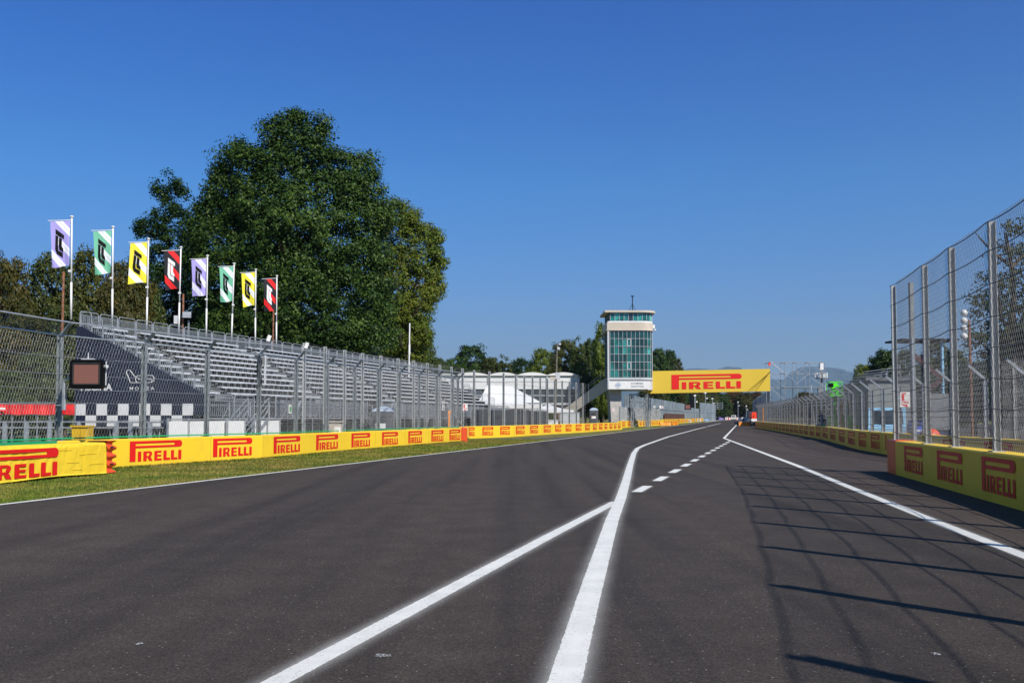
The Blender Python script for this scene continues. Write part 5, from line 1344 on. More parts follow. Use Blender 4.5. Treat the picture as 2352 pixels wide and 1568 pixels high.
# plastic water barriers
def water_barrier(x, y, rz, label, w=1.0, h=.72, mat=None):
    r = root('water_barrier', (x, y, 0), label, 'plastic barrier', 'yellow-orange plastic barriers', rz); b = MB()
    b.prism([(-w / 2, -.26, 0), (-w / 2, .26, 0), (-w / 2, .24, .15), (-w / 2, .12, h), (-w / 2, -.12, h), (-w / 2, -.24, .15)], (w, 0, 0)); b.build('body', mat or M['orange2'], r, world=False)
    q = MB(); 
    for dx in (-.3, 0, .3): q.box((dx * w, -.20, h * .5), (.09 * w, .08, h * .75))
    q.build('rib', mat or M['orange2'], r, world=False)
x_, y_ = gp(1703, 184); water_barrier(x_, y_, 0, 'orange-yellow plastic barrier on the right, left one of the pair below the generator', mat=M['orange2']); x_, y_ = gp(1714.5, 184); water_barrier(x_, y_, 0.02, 'orange-yellow plastic barrier, right one of the pair beside the black tyres')
for px, Z, a_, lab in ((1521, 192, .1, 'first'), (1528.5, 194, -.05, 'second'), (1536, 196, .12, 'third'), (1545, 203, .9, 'fourth, turned askew'), (1553, 208, -.4, 'fifth, at the right end')):
    x_, y_ = gp(px, Z); water_barrier(x_, y_, a_, f'amber plastic block on the verge past the tower, {lab}', h=.5, w=.75)
# generator
x_, y_ = gp(1709.5, 205); r = root('generator', (x_, y_, 0), 'pale speckled box generator standing behind the orange plastic barriers', 'generator'); MB().box((x_, y_, .95), (1.6, 2.4, 1.2)).build('casing', M['white'], r)
MB().box((x_ - .42, y_ - 1.21, 1.0), (.4, .03, .6)).build('grille', M['grey'], r); 
for s in (-1, 1): MB().tube((x_ + s * .6, y_ - .9, .32), (x_ + s * .78, y_ - .9, .32), .32, 12).build('wheel', M['rubber'], r)
MB().box((x_ + .2, y_, 1.6), (.3, .3, .1)).build('lifting_eye', M['dark'], r)
# red telehandler from behind
def telehandler():
    x_, y_ = gp(1731, 181); r = root('telehandler', (x_, y_, 0), 'red machine with two big black tyres parked at the far end of the right wall', 'work vehicle')
    MB().box((x_ + .1, y_ + 1.6, 1.05), (1.0, 3.2, .5)).build('chassis', M['white'], r)
    for s in (-1, 1):
        w = MB(); w.tube((x_ + s * .34 - .19, y_ + .35, .52), (x_ + s * .34 + .19, y_ + .35, .52), .53, 20); o = w.build('wheel', M['rubber'], r)
    MB().prism([(x_ - .15, y_ + .5, 1.35), (x_ + .62, y_ + .5, 1.35), (x_ + .66, y_ + .5, 1.6), (x_ + .64, y_ + .5, 2.35), (x_ + .5, y_ + .5, 2.5), (x_ - .1, y_ + .5, 2.5), (x_ - .2, y_ + .5, 2.3), (x_ - .2, y_ + .5, 1.6)], (0, 2.2, 0)).build('body', M['redmach'], r)
    MB().tube((x_ + .1, y_ + 2.9, 2.5), (x_ + .1, y_ + .4, 1.7), .12, 6).build('boom', M['dark'], r)
    MB().box((x_ - .05, y_ + .3, 1.18), (.9, .06, .12)).build('rear_lamp', M['lblue'], r)
telehandler()
# tall lamp pole
def lamp_pole():
    Z = 116; b0 = P(1274.5, 975, Z); tp = P(1279.5, 790, Z); r = root('lighting_pole', (b0.x, Z, 0), 'tall brownish lighting pole with floodlight and camera boxes left of the tower', 'lamp post'); MB().tube((b0.x, Z, 0), tp, .17, 8, .08).build('pole', paint("pole_brown", (.13, .12, .09), .8, var=.3), r)
    c1 = P(1283, 800, Z); MB().box(c1, (.3, .3, .3)).box(c1 + Vector((.15, 0, .5)), (.25, .2, .2)).build('floodlight', M['lgrey'], r); MB().path([tp, c1], .03).build('arm', M['galv_dark'], r)
    c2 = P(1281, 863, Z); MB().box(c2, (.5, .4, .75)).build('control_box', M['lgrey'], r); c3 = P(1269, 869, Z); MB().box(c3, (.6, .5, .32)).build('camera', M['beige'], r)
lamp_pole()
# slender masts left
for (px, y0, y1, Z, lab) in ((941, 742, 905, 90, 'thin white mast standing behind the stand below the pale tree'), (1104, 0, 0, 0, '')):
    if Z: t = P(px, y0, Z); r = root('thin_mast', (t.x, Z, 0), lab, 'mast'); MB().tube((t.x - .1, Z, 0), t, .06, 6).build('mast', M['white'], r); MB().box((t.x, Z, t.z - 2.3), (.14, .1, .8)).build('furled_flag', M['white'], r)
# far small lamp masts by the far wall
for (px, yt, Z, lab) in ((1596, 908, 330, 'first'), (1620, 902, 380, 'second, carrying several cameras'), (1636, 915, 430, 'third, with a gantry of bars to its right'), (1695, 923, 560, 'fourth, behind the van'), (1714, 932, 560, 'fifth, above the generator')):
    t = P(px, yt, Z); r = root('camera_mast', (t.x, Z, 0), 'thin grey mast far down the straight, ' + lab, 'mast'); MB().tube((t.x, Z, 0), t, .14, 6).build('mast', M['galv'], r); MB().box(t, (.7, .5, .5)).box(t + Vector((.6, 0, -2.0)), (.5, .4, .45)).build('camera', M['white'], r)
a = P(1637, 925, 430); r = root('light_gantry', (a.x, 430, 0), 'grey gantry of horizontal bars reaching right from the end of the left palisade', 'gantry'); c = P(1660, 925, 430); b = MB()
for z in (0, .8, 1.6, 2.4): b.tube((a.x, 430, a.z - z), (c.x, 430, c.z - z), .09, 5)
for f in (0, .5, 1): b.tube((a.x + (c.x - a.x) * f, 430, a.z + .2), (a.x + (c.x - a.x) * f, 430, a.z - 2.6), .09, 5)
b.tube((a.x, 430, 0), (a.x, 430, a.z), .2, 6); b.build('frame', M['galv'], r)
# dark screen panel far left of boards & big black hoarding post
a = P(1579.5, 934, 260); r = root('signal_display', (a.x, 260, 0), 'distant black light panel on two legs in front of the grey palisade', 'signal panel'); MB().box((a.x, 260, a.z), (1.6, .25, 1.4)).build('housing', M['black'], r); MB().box((a.x, 259.86, a.z), (1.2, .03, 1.0)).build('screen', M['screen'], r); [MB().box((a.x + s_ * .6, 260.1, a.z / 2 - .4), (.12, .1, a.z - .8)).build('leg', M['galv'], r) for s_ in (-1, 1)]
a = P(1589, 906, 372); r = root('black_tower_box', (a.x, 372, 0), 'tall black box column rising behind the grey palisade under the banner', 'column'); MB().box((a.x, 372, a.z / 2), (1.6, 1.2, a.z)).build('column', M['black'], r)
MB().box((a.x + 1.05, 372.2, a.z / 2 - .3), (.5, .7, a.z - .6)).build('grey_duct', M['galv'], r)

# ------------------------------------------------------------ right side, behind the fences
def cell_tower():
    Z = 420; t = P(1886, 838, Z); r = root('cell_tower', (t.x, Z, 0), 'dark mobile phone mast with white antenna cluster seen through the scaffold tower', 'mast')
    MB().tube((t.x, Z, 0), t, .75, 8, .5).build('mast', M['grey'], r); b = MB()
    for k in range(9):
        a_ = 2 * math.pi * k / 9; b.box((t.x + 2.2 * math.cos(a_), Z + 2.2 * math.sin(a_), t.z - 4.2), (.6, .6, 2.0), a_)
    b.box((t.x, Z, t.z - .5), (1.5, 1.5, 3)); b.build('antenna', M['white'], r); MB().tube((t.x, Z, t.z - 5.6), (t.x, Z, t.z - 5.3), 2.4, 12).build('ring', M['grey'], r)
    MB().box((t.x - .9, Z, t.z - 11), (1.2, 1.4, 4)).build('radio_box', M['grey'], r)
cell_tower()
def boom_lift():
    Z = 82; x0, y0 = gp(1914, Z); r = root('boom_lift', (x0, y0, 0), 'bright lime green boom lift with a raised basket behind the right fence', 'boom lift')
    L_ = M['lime']
    MB().box((x0 + .7, y0 + .5, .75), (2.2, 3.2, .6)).build('chassis', L_, r)
    for sx_ in (-1, 1):
        for sy_ in (-1, 1): MB().tube((x0 + .7 + sx_ * .9, y0 + .5 + sy_ * 1.1, .42), (x0 + .7 + sx_ * 1.25, y0 + .5 + sy_ * 1.1, .42), .42, 14).build('wheel', M['rubber'], r)
    MB().box((x0 + .7, y0 + .6, 1.4), (1.5, 2.0, .7)).build('turret', L_, r)
    b = MB(); b.beam((x0 + .2, y0 + .6, 1.7), (x0 + .1, y0, 3.7), .30, .26); b.beam((x0 + 1.0, y0 + 1.4, 1.5), (x0 + .9, y0 + 1, 2.7), .22, .22); b.beam((x0 + .9, y0 + 1, 2.7), (x0 + .25, y0, 3.1), .18, .18); b.build('boom', L_, r)
    h = MB(); h.prism([(x0 - .15, y0 - .1, 3.2), (x0 + .35, y0 - .1, 3.2), (x0 + .45, y0 - .1, 3.5), (x0 + .33, y0 - .1, 4.35), (x0 - .05, y0 - .1, 4.35), (x0 - .15, y0 - .1, 3.6)], (0, .4, 0)); h.build('boom_head', L_, r)
    k = MB(); xa, xb = x0 - .42, x0 + .55
    for z in (3.4, 3.75, 4.1, 4.42):
        for (p, q) in (((xa, y0 - .6), (xb, y0 - .6)), ((xa, y0 + .3), (xb, y0 + .3)), ((xa, y0 - .6), (xa, y0 + .3)), ((xb, y0 - .6), (xb, y0 + .3))): k.tube((*p, z), (*q, z), .028, 5)
    for p in ((xa, y0 - .6), (xb, y0 - .6), (xa, y0 + .3), (xb, y0 + .3)): k.tube((*p, 3.3), (*p, 4.45), .03, 5)
    k.box(((xa + xb) / 2, y0 - .15, 3.3), (xb - xa, .9, .06)); k.build('basket', L_, r); MB().box((xa + .1, y0 - .5, 4.15), (.35, .3, .3)).build('control_panel', M['black'], r)
boom_lift()
def prefab():
    a = Vector((*gp(1995.4, 70), 0)); c = Vector((*gp(1955, 91), 0)); H = P(1995.4, 866, 70).z; r = root('prefab_building', a, 'grey flat-roofed prefab building behind the right fence', 'building')
    d = (c - a); n = Vector((d.y, -d.x, 0)).normalized() * 2.8
    MB().prism([a, c, c + n, a + n], (0, 0, H - .25)).build('wall', paint('prefab_wall', (.26, .28, .27), .7), r); g = n.normalized() * .15; e = d.normalized() * .15
    MB().prism([a - g - e + Vector((0, 0, H - .245)), c - g + e + Vector((0, 0, H - .245)), c + n + g + e + Vector((0, 0, H - .245)), a + n + g - e + Vector((0, 0, H - .245))], (0, 0, .25)).build('roof', M['grey'], r)
    for k in range(5):
        p = a + d * (.12 + .18 * k); q = a + d * (.20 + .18 * k); MB().prism([p - g * .2 + Vector((0, 0, 2.2)), q - g * .2 + Vector((0, 0, 2.2)), q - g * .2 + Vector((0, 0, 3.3)), p - g * .2 + Vector((0, 0, 3.3))], g * .3).build('window', M['glassdark'], r)
prefab()
# small bleacher railings above the prefab
x0, y0 = gp(1962, 100); r = root('small_grandstand', (x0, y0, 0), 'small stepped metal stand with hooped railings left of the prefab building', 'grandstand')
b, s_, q_ = MB(), MB(), MB()
for k in range(12):
    xk = x0 - 2.6 + .62 * k; z = 2.4 + .33 * k; s_.box((xk, y0 + 4, z), (.6, 10, .06)); q_.box((xk - .1, y0 + 4, z + .4), (.25, 10, .05))
    b.path([(xk, y0 - 1, z), (xk, y0 - 1, z + .95), (xk + .5, y0 - 1, z + 1.0), (xk + .5, y0 - 1, z)], .03, 5); b.tube((xk, y0 + 4, 0), (xk, y0 + 4, z), .03, 4); b.tube((xk, y0 - 1, 0), (xk, y0 - 1, z), .03, 4)
b.tube((x0 - 2.6, y0 - 1, 2.4), (x0 - 2.6, y0 + 4, 2.4), .03, 4); s_.build('deck', M['greydeck'], r); q_.build('bench', M['alu'], r); b.build('railing', M['galv'], r)
# vehicles behind the fence
x_, y_ = gp(2036, 55); 
van = car('delivery_van', x_ + .8, y_ + 2, 1.2, M['lblue'], 'pale blue and white van with orange stripes behind the right fence', L=4.6, W=1.9, H=2.15, van=True, cat='van')
b = MB(); b.box((0.3, -.97, .75), (3.6, .02, .2)); b.build('orange_stripe', M['orange'], van, world=False); b = MB(); b.box((.3, .97, .75), (3.6, .02, .2)); b.build('orange_stripe', M['orange'], van, world=False)
b = MB(); b.box((-2.33, 0, .72), (.02, 1.5, .22)); b.build('orange_bumper', M['orange'], van, world=False)
x_, y_ = gp(2105, 68); car('utility_cart', x_, y_, 1.45, M['blue'], 'small bright blue utility cart behind the right fences, left one of two', L=1.9, W=.85, H=1.4)
x_, y_ = gp(2158, 70); car('utility_cart', x_, y_, 1.45, M['blue'], 'small bright blue utility cart behind the right fences, right one of two', L=1.9, W=.85, H=1.4)
x_, y_ = gp(2135, 52); 
r = root('orange_buggy', (x_, y_, 0), 'low rounded orange cover behind the right wall, in front of the blue carts', 'covered cart'); b = MB(); b.ball((x_ - .0, y_, .55), .55, 12, 8, 1.0); b.build('cover', M['orange'], r, smooth=True)
[MB().tube((x_ + f_, y_ - .4, .18), (x_ + f_, y_ - .5, .18), .18).build('wheel', M['rubber'], r) for f_ in (-.3, .3)]
# four white lamps on a mast
t = P(2217, 716, 62); r = root('stadium_lamp', (P(2227, 800, 62).x, 62, 0), 'slim mast with four round white lamps in a column, seen through the tall right fence', 'lamp post'); px_ = P(2229, 800, 62).x
MB().tube((px_, 62, 0), (px_ - .05, 62, P(2229, 735, 62).z), .09, 6).build('mast', M['rust'], r)
for k, yy in enumerate((718.5, 736.5, 754, 772)):
    c = P(2214, yy, 62); MB().ball(c, .21, 10, 6).build('lamp', M['white'], r, smooth=True)
MB().tube((P(2219, 710, 62).x, 62, P(0, 712, 62).z), (P(2219, 780, 62).x, 62, P(0, 780, 62).z), .04, 5).path([(P(2219, 770, 62).x, 62, P(0, 770, 62).z), (px_, 62, P(0, 775, 62).z)], .04).build('lamp_bar', M['grey'], r)
# truck-mounted crane shapes behind near fence: dark red folded arm and a flat canopy
x_, y_ = gp(2120, 70); r = root('crane_truck', (x_, y_, 0), 'crane truck with pale blue posts, dark red folded arm and flat black canopy', 'truck')
MB().box((x_ + .4, y_ + 1, 2.0), (1.6, 5, 2.4)).build('cab', M['grey'], r); MB().box((x_ + .4, y_ + 1, 6.9), (4.0, 3.0, .12)).build('canopy', M['black'], r)
for s in (-1, 1): MB().tube((x_ + .4 + s * 1.0, y_, 3.2), (x_ + .4 + s * 1.0, y_, 6.9), .12).build('support', M['lblue'], r)
MB().beam((x_ - 1.2, y_ - 1, 6.0), (x_ + .9, y_ - 1, 4.2), .3, .3).beam((x_ + .9, y_ - 1, 4.2), (x_ - .3, y_ - 1, 3.2), .3, .3).build('crane_arm', M['darkred'], r)
for s in (-1, 1): MB().tube((x_ + .4 + s * .9, y_ - 1, .5), (x_ + .4 + s * 1.2, y_ - 1, .5), .5, 12).build('wheel', M['rubber'], r)

# ------------------------------------------------------------ trees
def leaf_mat(name, c0, c1, c2, ns=0.35, rough=0.45, trans=0.25):
    m, nt, b, out = newmat(name); g = N(nt, "ShaderNodeNewGeometry"); n = noise(nt, ns, 3, .6)
    a = math_n(nt, 'ADD', math_n(nt, 'MULTIPLY', g.outputs["Random Per Island"], 0.45), math_n(nt, 'MULTIPLY', n.outputs[0], 0.65))
    oi = N(nt, "ShaderNodeObjectInfo"); a = math_n(nt, 'ADD', a, math_n(nt, 'MULTIPLY', math_n(nt, 'SUBTRACT', oi.outputs["Random"], .5), .22))
    r = ramp(nt, a, [(0.25, c0), (0.55, c1), (0.85, c2)]); nt.links.new(r.outputs[0], b.inputs["Base Color"])
    b.inputs["Roughness"].default_value = rough; b.inputs["Specular IOR Level"].default_value = .16
    t = N(nt, "ShaderNodeBsdfTranslucent"); nt.links.new(r.outputs[0], t.inputs[0]); mx = N(nt, "ShaderNodeMixShader"); mx.inputs[0].default_value = trans
    nt.links.new(b.outputs[0], mx.inputs[1]); nt.links.new(t.outputs[0], mx.inputs[2]); nt.links.new(mx.outputs[0], out.inputs[0]); return m
LM = {'dark': leaf_mat("dark_leaves", (.006, .019, .004), (.018, .045, .007), (.075, .125, .019), trans=.08, rough=.5),
      'green': leaf_mat("green_leaves", (.025, .045, .012), (.055, .085, .02), (.10, .12, .03)),
      'lime': leaf_mat("yellowing_leaves", (.050, .090, .010), (.11, .155, .018), (.20, .19, .028)),
      'autumn': leaf_mat("autumn_leaves", (.026, .038, .009), (.062, .064, .014), (.12, .085, .018), ns=.25),
      'olive': leaf_mat("olive_leaves", (.024, .038, .010), (.06, .075, .016), (.10, .10, .022), ns=.3),
      'rusty': leaf_mat("rusty_leaves", (.045, .032, .012), (.095, .052, .016), (.14, .07, .02), ns=.2)}
def crown_mesh(seed, ells, nclump, leaves, leaf, clump=1.0, inner=.25, flat=.75):
    """ells: (cx,cy,cz,rx,ry,rz); nclump per unit of surface; all in metres, tree base at origin"""
    rs = np.random.RandomState(seed); C = []; R = []
    E = np.array(ells, float)
    for i, e in enumerate(E):
        area = 4 * math.pi * ((e[3] * e[4]) ** 1.6 / 3 + (e[3] * e[5]) ** 1.6 / 3 + (e[4] * e[5]) ** 1.6 / 3) ** (1 / 1.6)
        n = int(area * nclump); d = rs.normal(size=(n, 3)); d /= np.linalg.norm(d, axis=1, keepdims=True)
        rad = np.where(rs.rand(n) < inner, rs.uniform(.35, .8, n), rs.uniform(.82, 1.03, n)); lump = 1 + .10 * np.sin(d[:, 0] * 5 + i) * np.sin(d[:, 2] * 6 + i * 2) + .06 * np.sin(d[:, 1] * 11 + d[:, 2] * 9)
        q = e[:3] + d * e[3:]; fz = np.sin(q[:, 0] * .9 + q[:, 2] * .5) * np.sin(q[:, 2] * 1.15 - q[:, 0] * .3 + 1) + .5 * np.sin(q[:, 0] * 2.1 + q[:, 1] * 1.7) * np.sin(q[:, 2] * 2.3)
        lump = lump * (1 - .16 * np.clip(-fz * 1.6, 0, 1))
        p = e[:3] + d * e[3:] * (rad * lump)[:, None]; keep = np.ones(n, bool)
        for j, f in enumerate(E):
            if j != i: keep &= (((p - f[:3]) / f[3:]) ** 2).sum(1) > .62
        p = p[keep]; p = p[p[:, 2] > .3]; C.append(p)
    C = np.concatenate(C); n = len(C); sz = rs.uniform(.55, 1.25, n) * clump
    cen = np.repeat(C, leaves, 0); s = np.repeat(sz, leaves)[:, None]; m = len(cen)
    o = rs.normal(size=(m, 3)); o /= np.linalg.norm(o, axis=1, keepdims=True); o *= rs.rand(m, 1) ** .5; o[:, 2] *= flat
    p = cen + o * s; axis = E[:, :3].mean(0); out = p - axis; out /= np.linalg.norm(out, axis=1, keepdims=True)
    nrm = o * 1.3 + out * .45 + rs.normal(size=(m, 3)) * .42 + np.array([0, 0, .35]); nrm /= np.linalg.norm(nrm, axis=1, keepdims=True)
    a = np.cross(nrm, rs.normal(size=(m, 3))); a /= np.linalg.norm(a, axis=1, keepdims=True); b = np.cross(nrm, a)
    L = (leaf * rs.uniform(.6, 1.25, m))[:, None]; W = L * rs.uniform(.38, .6, m)[:, None]
    V = np.empty((m, 4, 3)); V[:, 0] = p - a * L * .5; V[:, 1] = p + b * W * .5 - nrm * L * .08; V[:, 2] = p + a * L * .5 - nrm * L * .12; V[:, 3] = p - b * W * .5 - nrm * L * .08
    return V.reshape(-1, 3), np.arange(m * 4).reshape(m, 4)
def trunk_mb(h, r0, seed, spread, ells=None, z0=0.0):
    rn = random.Random(seed); b = MB(); pts = [Vector((0, 0, 0))]; n = 6
    for k in range(1, n + 1): pts.append(Vector((rn.uniform(-.2, .2) * k * .3, rn.uniform(-.2, .2) * k * .3, h * k / n)))
    for k in range(n): b.tube(pts[k], pts[k + 1], r0 * (1 - k / n * .7), 8, r0 * (1 - (k + 1) / n * .7), cap=False)
    for k in range(9):
        i = rn.randint(2, n - 1); p = pts[i]; a = rn.uniform(0, 6.28); L = spread * rn.uniform(.5, .9); m = p + Vector((math.cos(a) * L * .5, math.sin(a) * L * .5, L * .4)); q = m + Vector((math.cos(a + .3) * L * .5, math.sin(a + .3) * L * .5, L * .45))
        rr = r0 * .38; b.tube(p, m, rr, 6, rr * .6, cap=False); b.tube(m, q, rr * .6, 5, rr * .2, cap=False)
        for _ in range(2):
            e = m + Vector((rn.uniform(-1, 1), rn.uniform(-1, 1), rn.uniform(.2, 1))) * L * .4; b.tube(m, e, rr * .35, 4, rr * .1, cap=False)
    return b
def hero_tree(name, px, Z, ells_px, leafm, label, leaf, nclump, leaves, clump, seed, trunk_h, trunk_r, cat='tree', group=None, depth=1.0):
    """crown lobes given as (px, py, half width px, half height px, depth offset m)"""
    base = Vector((gp(px, Z)[0], Z, 0)); r = root(name, base, label, cat, group); k = Z / FP; E = []
    for (ex, ey, rw, rh, dz) in ells_px:
        c = P(ex, ey, Z + dz); E.append((c.x - base.x, c.y - base.y, c.z, rw * k, rw * k * depth, rh * k))
    V, F = crown_mesh(seed, E, nclump, leaves, leaf, clump); mesh_obj('crown', np_mesh('crown', V, F), LM[leafm], r)
    t = trunk_mb(trunk_h, trunk_r, seed, trunk_h * .3); t.build('trunk', M['bark'], r, world=False); return r
hero_tree('broadleaf_tree', 640, 95, [(690, 330, 70, 72, 0), (600, 400, 95, 75, 0), (700, 420, 110, 95, 0), (800, 420, 58, 78, 0), (560, 470, 75, 75, 1), (680, 530, 175, 130, 0), (825, 560, 68, 130, 0), (520, 600, 100, 125, 0), (690, 690, 180, 130, 0), (850, 700, 60, 100, 0), (600, 760, 170, 75, 1), (780, 780, 120, 60, 0), (512, 430, 50, 55, 0), (545, 372, 46, 45, 0), (645, 300, 42, 40, 0), (735, 295, 28, 38, 0), (835, 395, 30, 52, 0), (868, 480, 36, 70, 0), (470, 520, 40, 60, 0)], 'dark',
          'huge dense dark green broadleaf tree towering behind the grandstand flags', .31, 1.25, 120, 1.25, 11, 20, .75, depth=.55)
hero_tree('broadleaf_tree', 400, 100, [(395, 440, 36, 40, 0), (345, 520, 34, 26, 0), (395, 510, 48, 50, 0), (410, 590, 70, 70, 0), (350, 620, 55, 60, 0), (420, 690, 90, 80, 0), (360, 760, 80, 60, 0)], 'dark',
          'dark open-branched tree with a ragged crown left of the huge tree', .29, 1.1, 90, .95, 12, 14, .4, depth=.7)
hero_tree('broadleaf_tree', 935, 116, [(925, 540, 55, 82, 0), (955, 600, 66, 88, 0), (930, 690, 66, 80, 0), (985, 655, 36, 45, 0), (945, 775, 45, 60, 0), (900, 720, 60, 90, 0), (900, 600, 50, 110, 0), (985, 580, 36, 60, 0)], 'lime',
          'yellowing lighter green tree on the right flank of the huge dark tree', .29, 2.0, 90, .95, 13, 17, .4, depth=.7)
# shared crowns for the background woods, unit height about 16 m
PROT = []
for i, ells in enumerate([
    [(0, 0, 11.5, 4.2, 4.0, 4.0), (-2.6, .5, 8.5, 3.4, 3.2, 3.2), (2.8, -.4, 8.8, 3.2, 3.2, 3.3), (.3, 0, 6.0, 4.6, 4.2, 3.4), (.8, .2, 14.2, 2.2, 2.2, 1.8)],
    [(0, 0, 12.5, 3.0, 3.0, 3.3), (-1.8, 0, 9.0, 3.3, 3.2, 3.6), (2.0, .5, 9.6, 3.0, 3.0, 3.0), (0, 0, 5.2, 4.0, 4.0, 3.6), (-3.6, -.5, 6.5, 2.0, 2.0, 2.2)],
    [(-1.5, 0, 12.8, 2.6, 2.6, 2.6), (2.0, 0, 12.0, 2.8, 2.6, 3.0), (0, 0, 8.5, 4.6, 4.4, 3.6), (-3.6, 0, 8.0, 2.6, 2.6, 2.6), (3.9, .6, 7.0, 2.4, 2.6, 2.8), (0, 0, 4.5, 4.8, 4.4, 2.8)]]):
    V, F = crown_mesh(40 + i, ells, .95, 56, .46, 1.0); tb = trunk_mb(12, .32, i, 4.5); me = bpy.data.meshes.new('trunk'); me.from_pydata(tb.v, [], tb.f); me.materials.append(M['bark']); PROT.append((V, F, me, {}))
def wood_tree(px, ytop, Z, wpx, leafm, label, group, kind=None, base_shift=0, name='woodland_tree'):
    rn = random.Random(int(px * 7 + Z)); k = rn.randint(0, 2) if kind is None else kind; V, F, tm, cache = PROT[k]
    x, y = gp(px, Z); h = P(px, ytop, Z).z; w = wpx * Z / FP; sz = h / 16.0; sx_ = w / 9.5
    if leafm not in cache: m = np_mesh('crown', V, F); m.materials.append(LM[leafm]); cache[leafm] = m
    r = root(name, (x, y, 0), label, 'tree', group, rn.uniform(0, 6.28)); r.scale = (sx_, sx_, sz)
    mesh_obj('crown', cache[leafm], None, r); mesh_obj('trunk', tm, None, r); return r
G1 = 'autumn coloured trees in the wood behind the left fence'
for (px, yt, Z, w, m, lab) in ((-60, 560, 84, 130, 'rusty', 'rust brown tree cut by the left edge of the picture'), (18, 592, 80, 110, 'autumn', 'reddish brown tree at the left edge, left of the lavender flag'), (105, 574, 88, 150, 'olive', 'olive green tree directly behind the lavender flag'), (195, 566, 92, 140, 'olive', 'olive tree between the lavender and mint flags'),
                              (290, 585, 86, 120, 'autumn', 'brownish tree behind the yellow flag'), (245, 640, 76, 110, 'autumn', 'lower russet tree between the first two flag poles'), (60, 690, 72, 130, 'autumn', 'low brown tree in front at the left, above the mesh fence'), (150, 700, 74, 120, 'olive', 'low olive tree behind the rusty mast at left'),
                              (-20, 740, 66, 150, 'autumn', 'lowest brown bushy tree at the far left edge'), (100, 800, 64, 130, 'green', 'dark bushy tree behind the light panel'), (330, 650, 96, 120, 'green', 'dark green tree under the ragged one, right of the yellow flag'), (30, 850, 60, 120, 'green', 'low dark bush tree above the red banner')):
    wood_tree(px, yt, Z, w, m, lab, G1)
G2 = 'dark trees standing behind the grandstand'
for (px, yt, Z, w, m, lab) in ((330, 700, 105, 150, 'dark', 'dark tree filling in behind the second and third flag poles'), (480, 690, 112, 190, 'dark', 'dark tree low behind the fifth flag'), (640, 700, 114, 200, 'dark', 'dark tree low behind the rightmost flag'), (800, 730, 118, 190, 'dark', 'dark tree low at the foot of the huge tree, above the antenna boxes'), (940, 745, 126, 120, 'green', 'green tree low beneath the yellowing tree')):
    wood_tree(px, yt, Z, w, m, lab, G2)
G3 = 'background trees between the stand and the tower'
for (px, yt, Z, w, m, lab) in ((1010, 822, 210, 50, 'green', 'small tree right of the yellowing tree'), (1042, 815, 215, 46, 'dark', 'pointed dark tree left of the round dark one'), (1085, 790, 220, 125, 'dark', 'round very dark tree behind the white mast gap'), (1140, 812, 215, 80, 'olive', 'olive tree right of the round dark tree'),
                              (1195, 822, 225, 70, 'dark', 'low dark tree above the marquee bays'), (1245, 800, 215, 70, 'lime', 'paler tree left of the lighting pole'), (1300, 780, 205, 80, 'olive', 'tall olive tree just right of the lighting pole'), (1345, 768, 200, 70, 'green', 'green tree between lighting pole and tower'), (1385, 738, 192, 70, 'lime', 'tall leafy tree touching the left side of the tower'),
                              (1170, 850, 240, 120, 'olive', 'lowest olive tree behind the marquee roofs'), (1060, 850, 235, 120, 'green', 'low tree behind the left marquee bays'), (1290, 840, 230, 120, 'dark', 'dark low tree behind the right marquee bay'), (1380, 850, 205, 90, 'dark', 'dark low tree behind the tower stair'),
                              (1512, 800, 300, 60, 'dark', 'dark tree against the right side of the tower'), (1530, 795, 310, 55, 'dark', 'dark tree peeking out right of the tower, above the banner'), (1552, 822, 320, 46, 'autumn', 'brownish tree sloping down to the banner top'), (1500, 850, 290, 80, 'olive', 'olive tree hidden low behind the tower and banner')):
    wood_tree(px, yt, Z, w, m, lab, G3)
G4 = 'woodland trees under the yellow bridge at the end of the straight'
rn = random.Random(77); places = ['far left, beside the scaffold legs', 'left, second from the scaffold', 'left, third', 'left of the black column', 'behind the black column', 'right of the black column', 'behind the camera masts', 'right of the camera masts', 'behind the gantry bars', 'above the purple barrier', 'left of the van', 'above the van', 'right of the van', 'above the generator', 'left of the red machine', 'above the red machine', 'by the fence start', 'behind the right palisade']
for i in range(18):
    px = 1496 + i * 15.2; Z = 300 + 22 * i if i < 12 else 640 + rn.uniform(-20, 20); yt = 880 + (10 if i < 5 else 22) + rn.uniform(-5, 4)
    m = ['olive', 'green', 'dark', 'olive', 'green', 'dark', 'olive', 'autumn', 'green', 'olive', 'dark', 'green', 'rusty', 'rusty', 'autumn', 'rusty', 'rusty', 'olive'][i]
    wood_tree(px, yt if i < 12 else yt - 3, Z, 40 + rn.uniform(0, 10), m, f"{ {'olive':'olive','green':'green','dark':'dark green','autumn':'brownish','rusty':'rust orange'}[m]} tree under the bridge banner, {places[i]}", G4)
G5 = 'trees behind the right-hand fences'
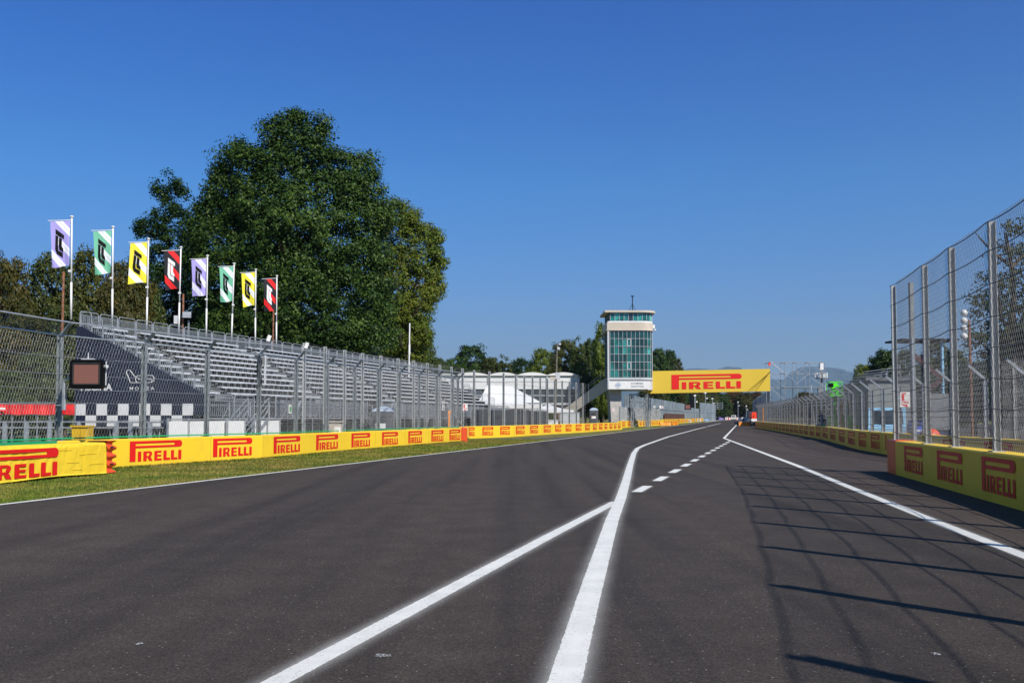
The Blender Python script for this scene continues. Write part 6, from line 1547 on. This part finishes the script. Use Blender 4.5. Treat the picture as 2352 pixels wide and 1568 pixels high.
for (px, yt, Z, w, m, lab) in ((1815, 922, 330, 50, 'autumn', 'small brownish tree seen below the scaffold platform'), (1850, 900, 300, 60, 'autumn', 'thin brown tree right of the phone mast'), (1890, 915, 280, 60, 'olive', 'low olive tree behind the right end of the scaffold'), (1935, 893, 230, 60, 'autumn', 'reddish bush tree left of the boom lift'),
                              (1985, 836, 140, 60, 'lime', 'light ragged tree above the prefab roof'), (2030, 795, 130, 90, 'dark', 'dark green tree above the prefab building'), (2085, 800, 120, 80, 'green', 'green tree just behind the end of the tall fence'), (2150, 775, 110, 100, 'olive', 'olive tree seen through the tall fence'), (2200, 800, 95, 100, 'green', 'green tree behind the four round lamps'),
                              (2330, 760, 80, 140, 'dark', 'low dark tree behind the big right one'), (2120, 860, 100, 120, 'dark', 'low dark tree behind the crane truck'), (2240, 830, 90, 130, 'dark', 'low dark bushy tree at right'), (1760, 930, 420, 50, 'olive', 'distant low tree directly under the right banner end'), (1790, 935, 400, 50, 'green', 'distant low tree under the scaffold tower'),
                              (1960, 900, 160, 70, 'green', 'low green tree behind the prefab end'), (2420, 700, 70, 160, 'green', 'green tree at the right edge')):
    wood_tree(px, yt, Z, w, m, lab, G5)
hero_tree('broadleaf_tree', 2330, 74, [(2335, 590, 60, 75, 0), (2290, 640, 62, 60, 0), (2360, 690, 90, 90, 0), (2260, 720, 45, 50, 0), (2300, 790, 80, 70, 0), (2395, 560, 60, 80, 0)], 'olive', 'large olive green tree behind the tall fence at the right edge', .32, .75, 40, .95, 21, 15, .4, depth=.8)
# shrubs by the service area
for (px, yt, Z, w, lab) in ((1215, 938, 125, 22, 'small garden bush left of the cream tent, behind the mesh fence'), (1262, 948, 138, 24, 'small bush under the cream tent')):
    wood_tree(px, yt, Z, w, 'green', lab, 'small shrubs near the tents', name='shrub')
# distant continuous woods
rs = np.random.RandomState(5); ells = []
for k in range(70):
    x_ = -420 + 17 * k; y_ = 760 + 30 * math.sin(k * 1.3) + abs(x_) * .05; h = rs.uniform(9, 15); ells.append((x_, y_, h * .5, 13, 10, h * .55))
V, F = crown_mesh(9, ells, .05, 16, 1.4, 2.6); tag(mesh_obj('woodland', np_mesh('woodland', V, F), LM['olive']), 'continuous low wood on the horizon beyond the circuit', 'woods', kind='stuff')

# ------------------------------------------------------------ grass blades on the near verge
def blades():
    rs = np.random.RandomState(3); n = 120000; Y = 19 + 55 * rs.rand(n) ** 1.6; pts = [(p.x, p.y) for p in W1.p]; yy = np.array([p[1] for p in pts]); xx_ = np.array([p[0] for p in pts])
    xl = np.interp(Y, yy, xx_) - .1; xr = -9.62 + .2345 * (Y - 19.25) - .10; xr = xr + rs.normal(size=n) * .03; u = rs.rand(n); X = xl + (xr - xl) * u
    edge = rs.rand(n) < .18; X = np.where(edge, np.interp(Y, yy, xx_) + np.abs(rs.normal(size=n)) * .06, X)
    h = rs.uniform(.018, .05, n) * (1 + .02 * (Y - 19)) * np.where(edge, 1.7, 1); w = h * .22; a = rs.rand(n) * 6.28; lean = rs.normal(size=(n, 2)) * .5
    V = np.empty((n, 3, 3)); V[:, 0] = np.stack([X - np.cos(a) * w, Y - np.sin(a) * w, np.zeros(n)], 1); V[:, 1] = np.stack([X + np.cos(a) * w, Y + np.sin(a) * w, np.zeros(n)], 1); V[:, 2] = np.stack([X + lean[:, 0] * h, Y + lean[:, 1] * h, h], 1)
    tag(mesh_obj('grass', np_mesh('grass', V.reshape(-1, 3), np.arange(n * 3).reshape(n, 3)), M['blades']), 'short mown grass of the left verge', 'grass', kind='stuff')
blades()

# ------------------------------------------------------------ air
hz = MB(); hz.box((2000, 13500, 900), (42000, 27600, 1802))
hm = bpy.data.materials.new("haze"); hm.use_nodes = True; ht = hm.node_tree; ht.nodes.clear(); ho = ht.nodes.new("ShaderNodeOutputMaterial"); hv = ht.nodes.new("ShaderNodeVolumePrincipled")
hv.inputs["Color"].default_value = (0.55, 0.78, 1.0, 1); hv.inputs["Density"].default_value = 4.2e-5; hv.inputs["Anisotropy"].default_value = 0.2
ht.links.new(hv.outputs[0], ho.inputs["Volume"]); tag(hz.build('haze', hm), 'thin blue air haze', 'haze', kind='stuff')
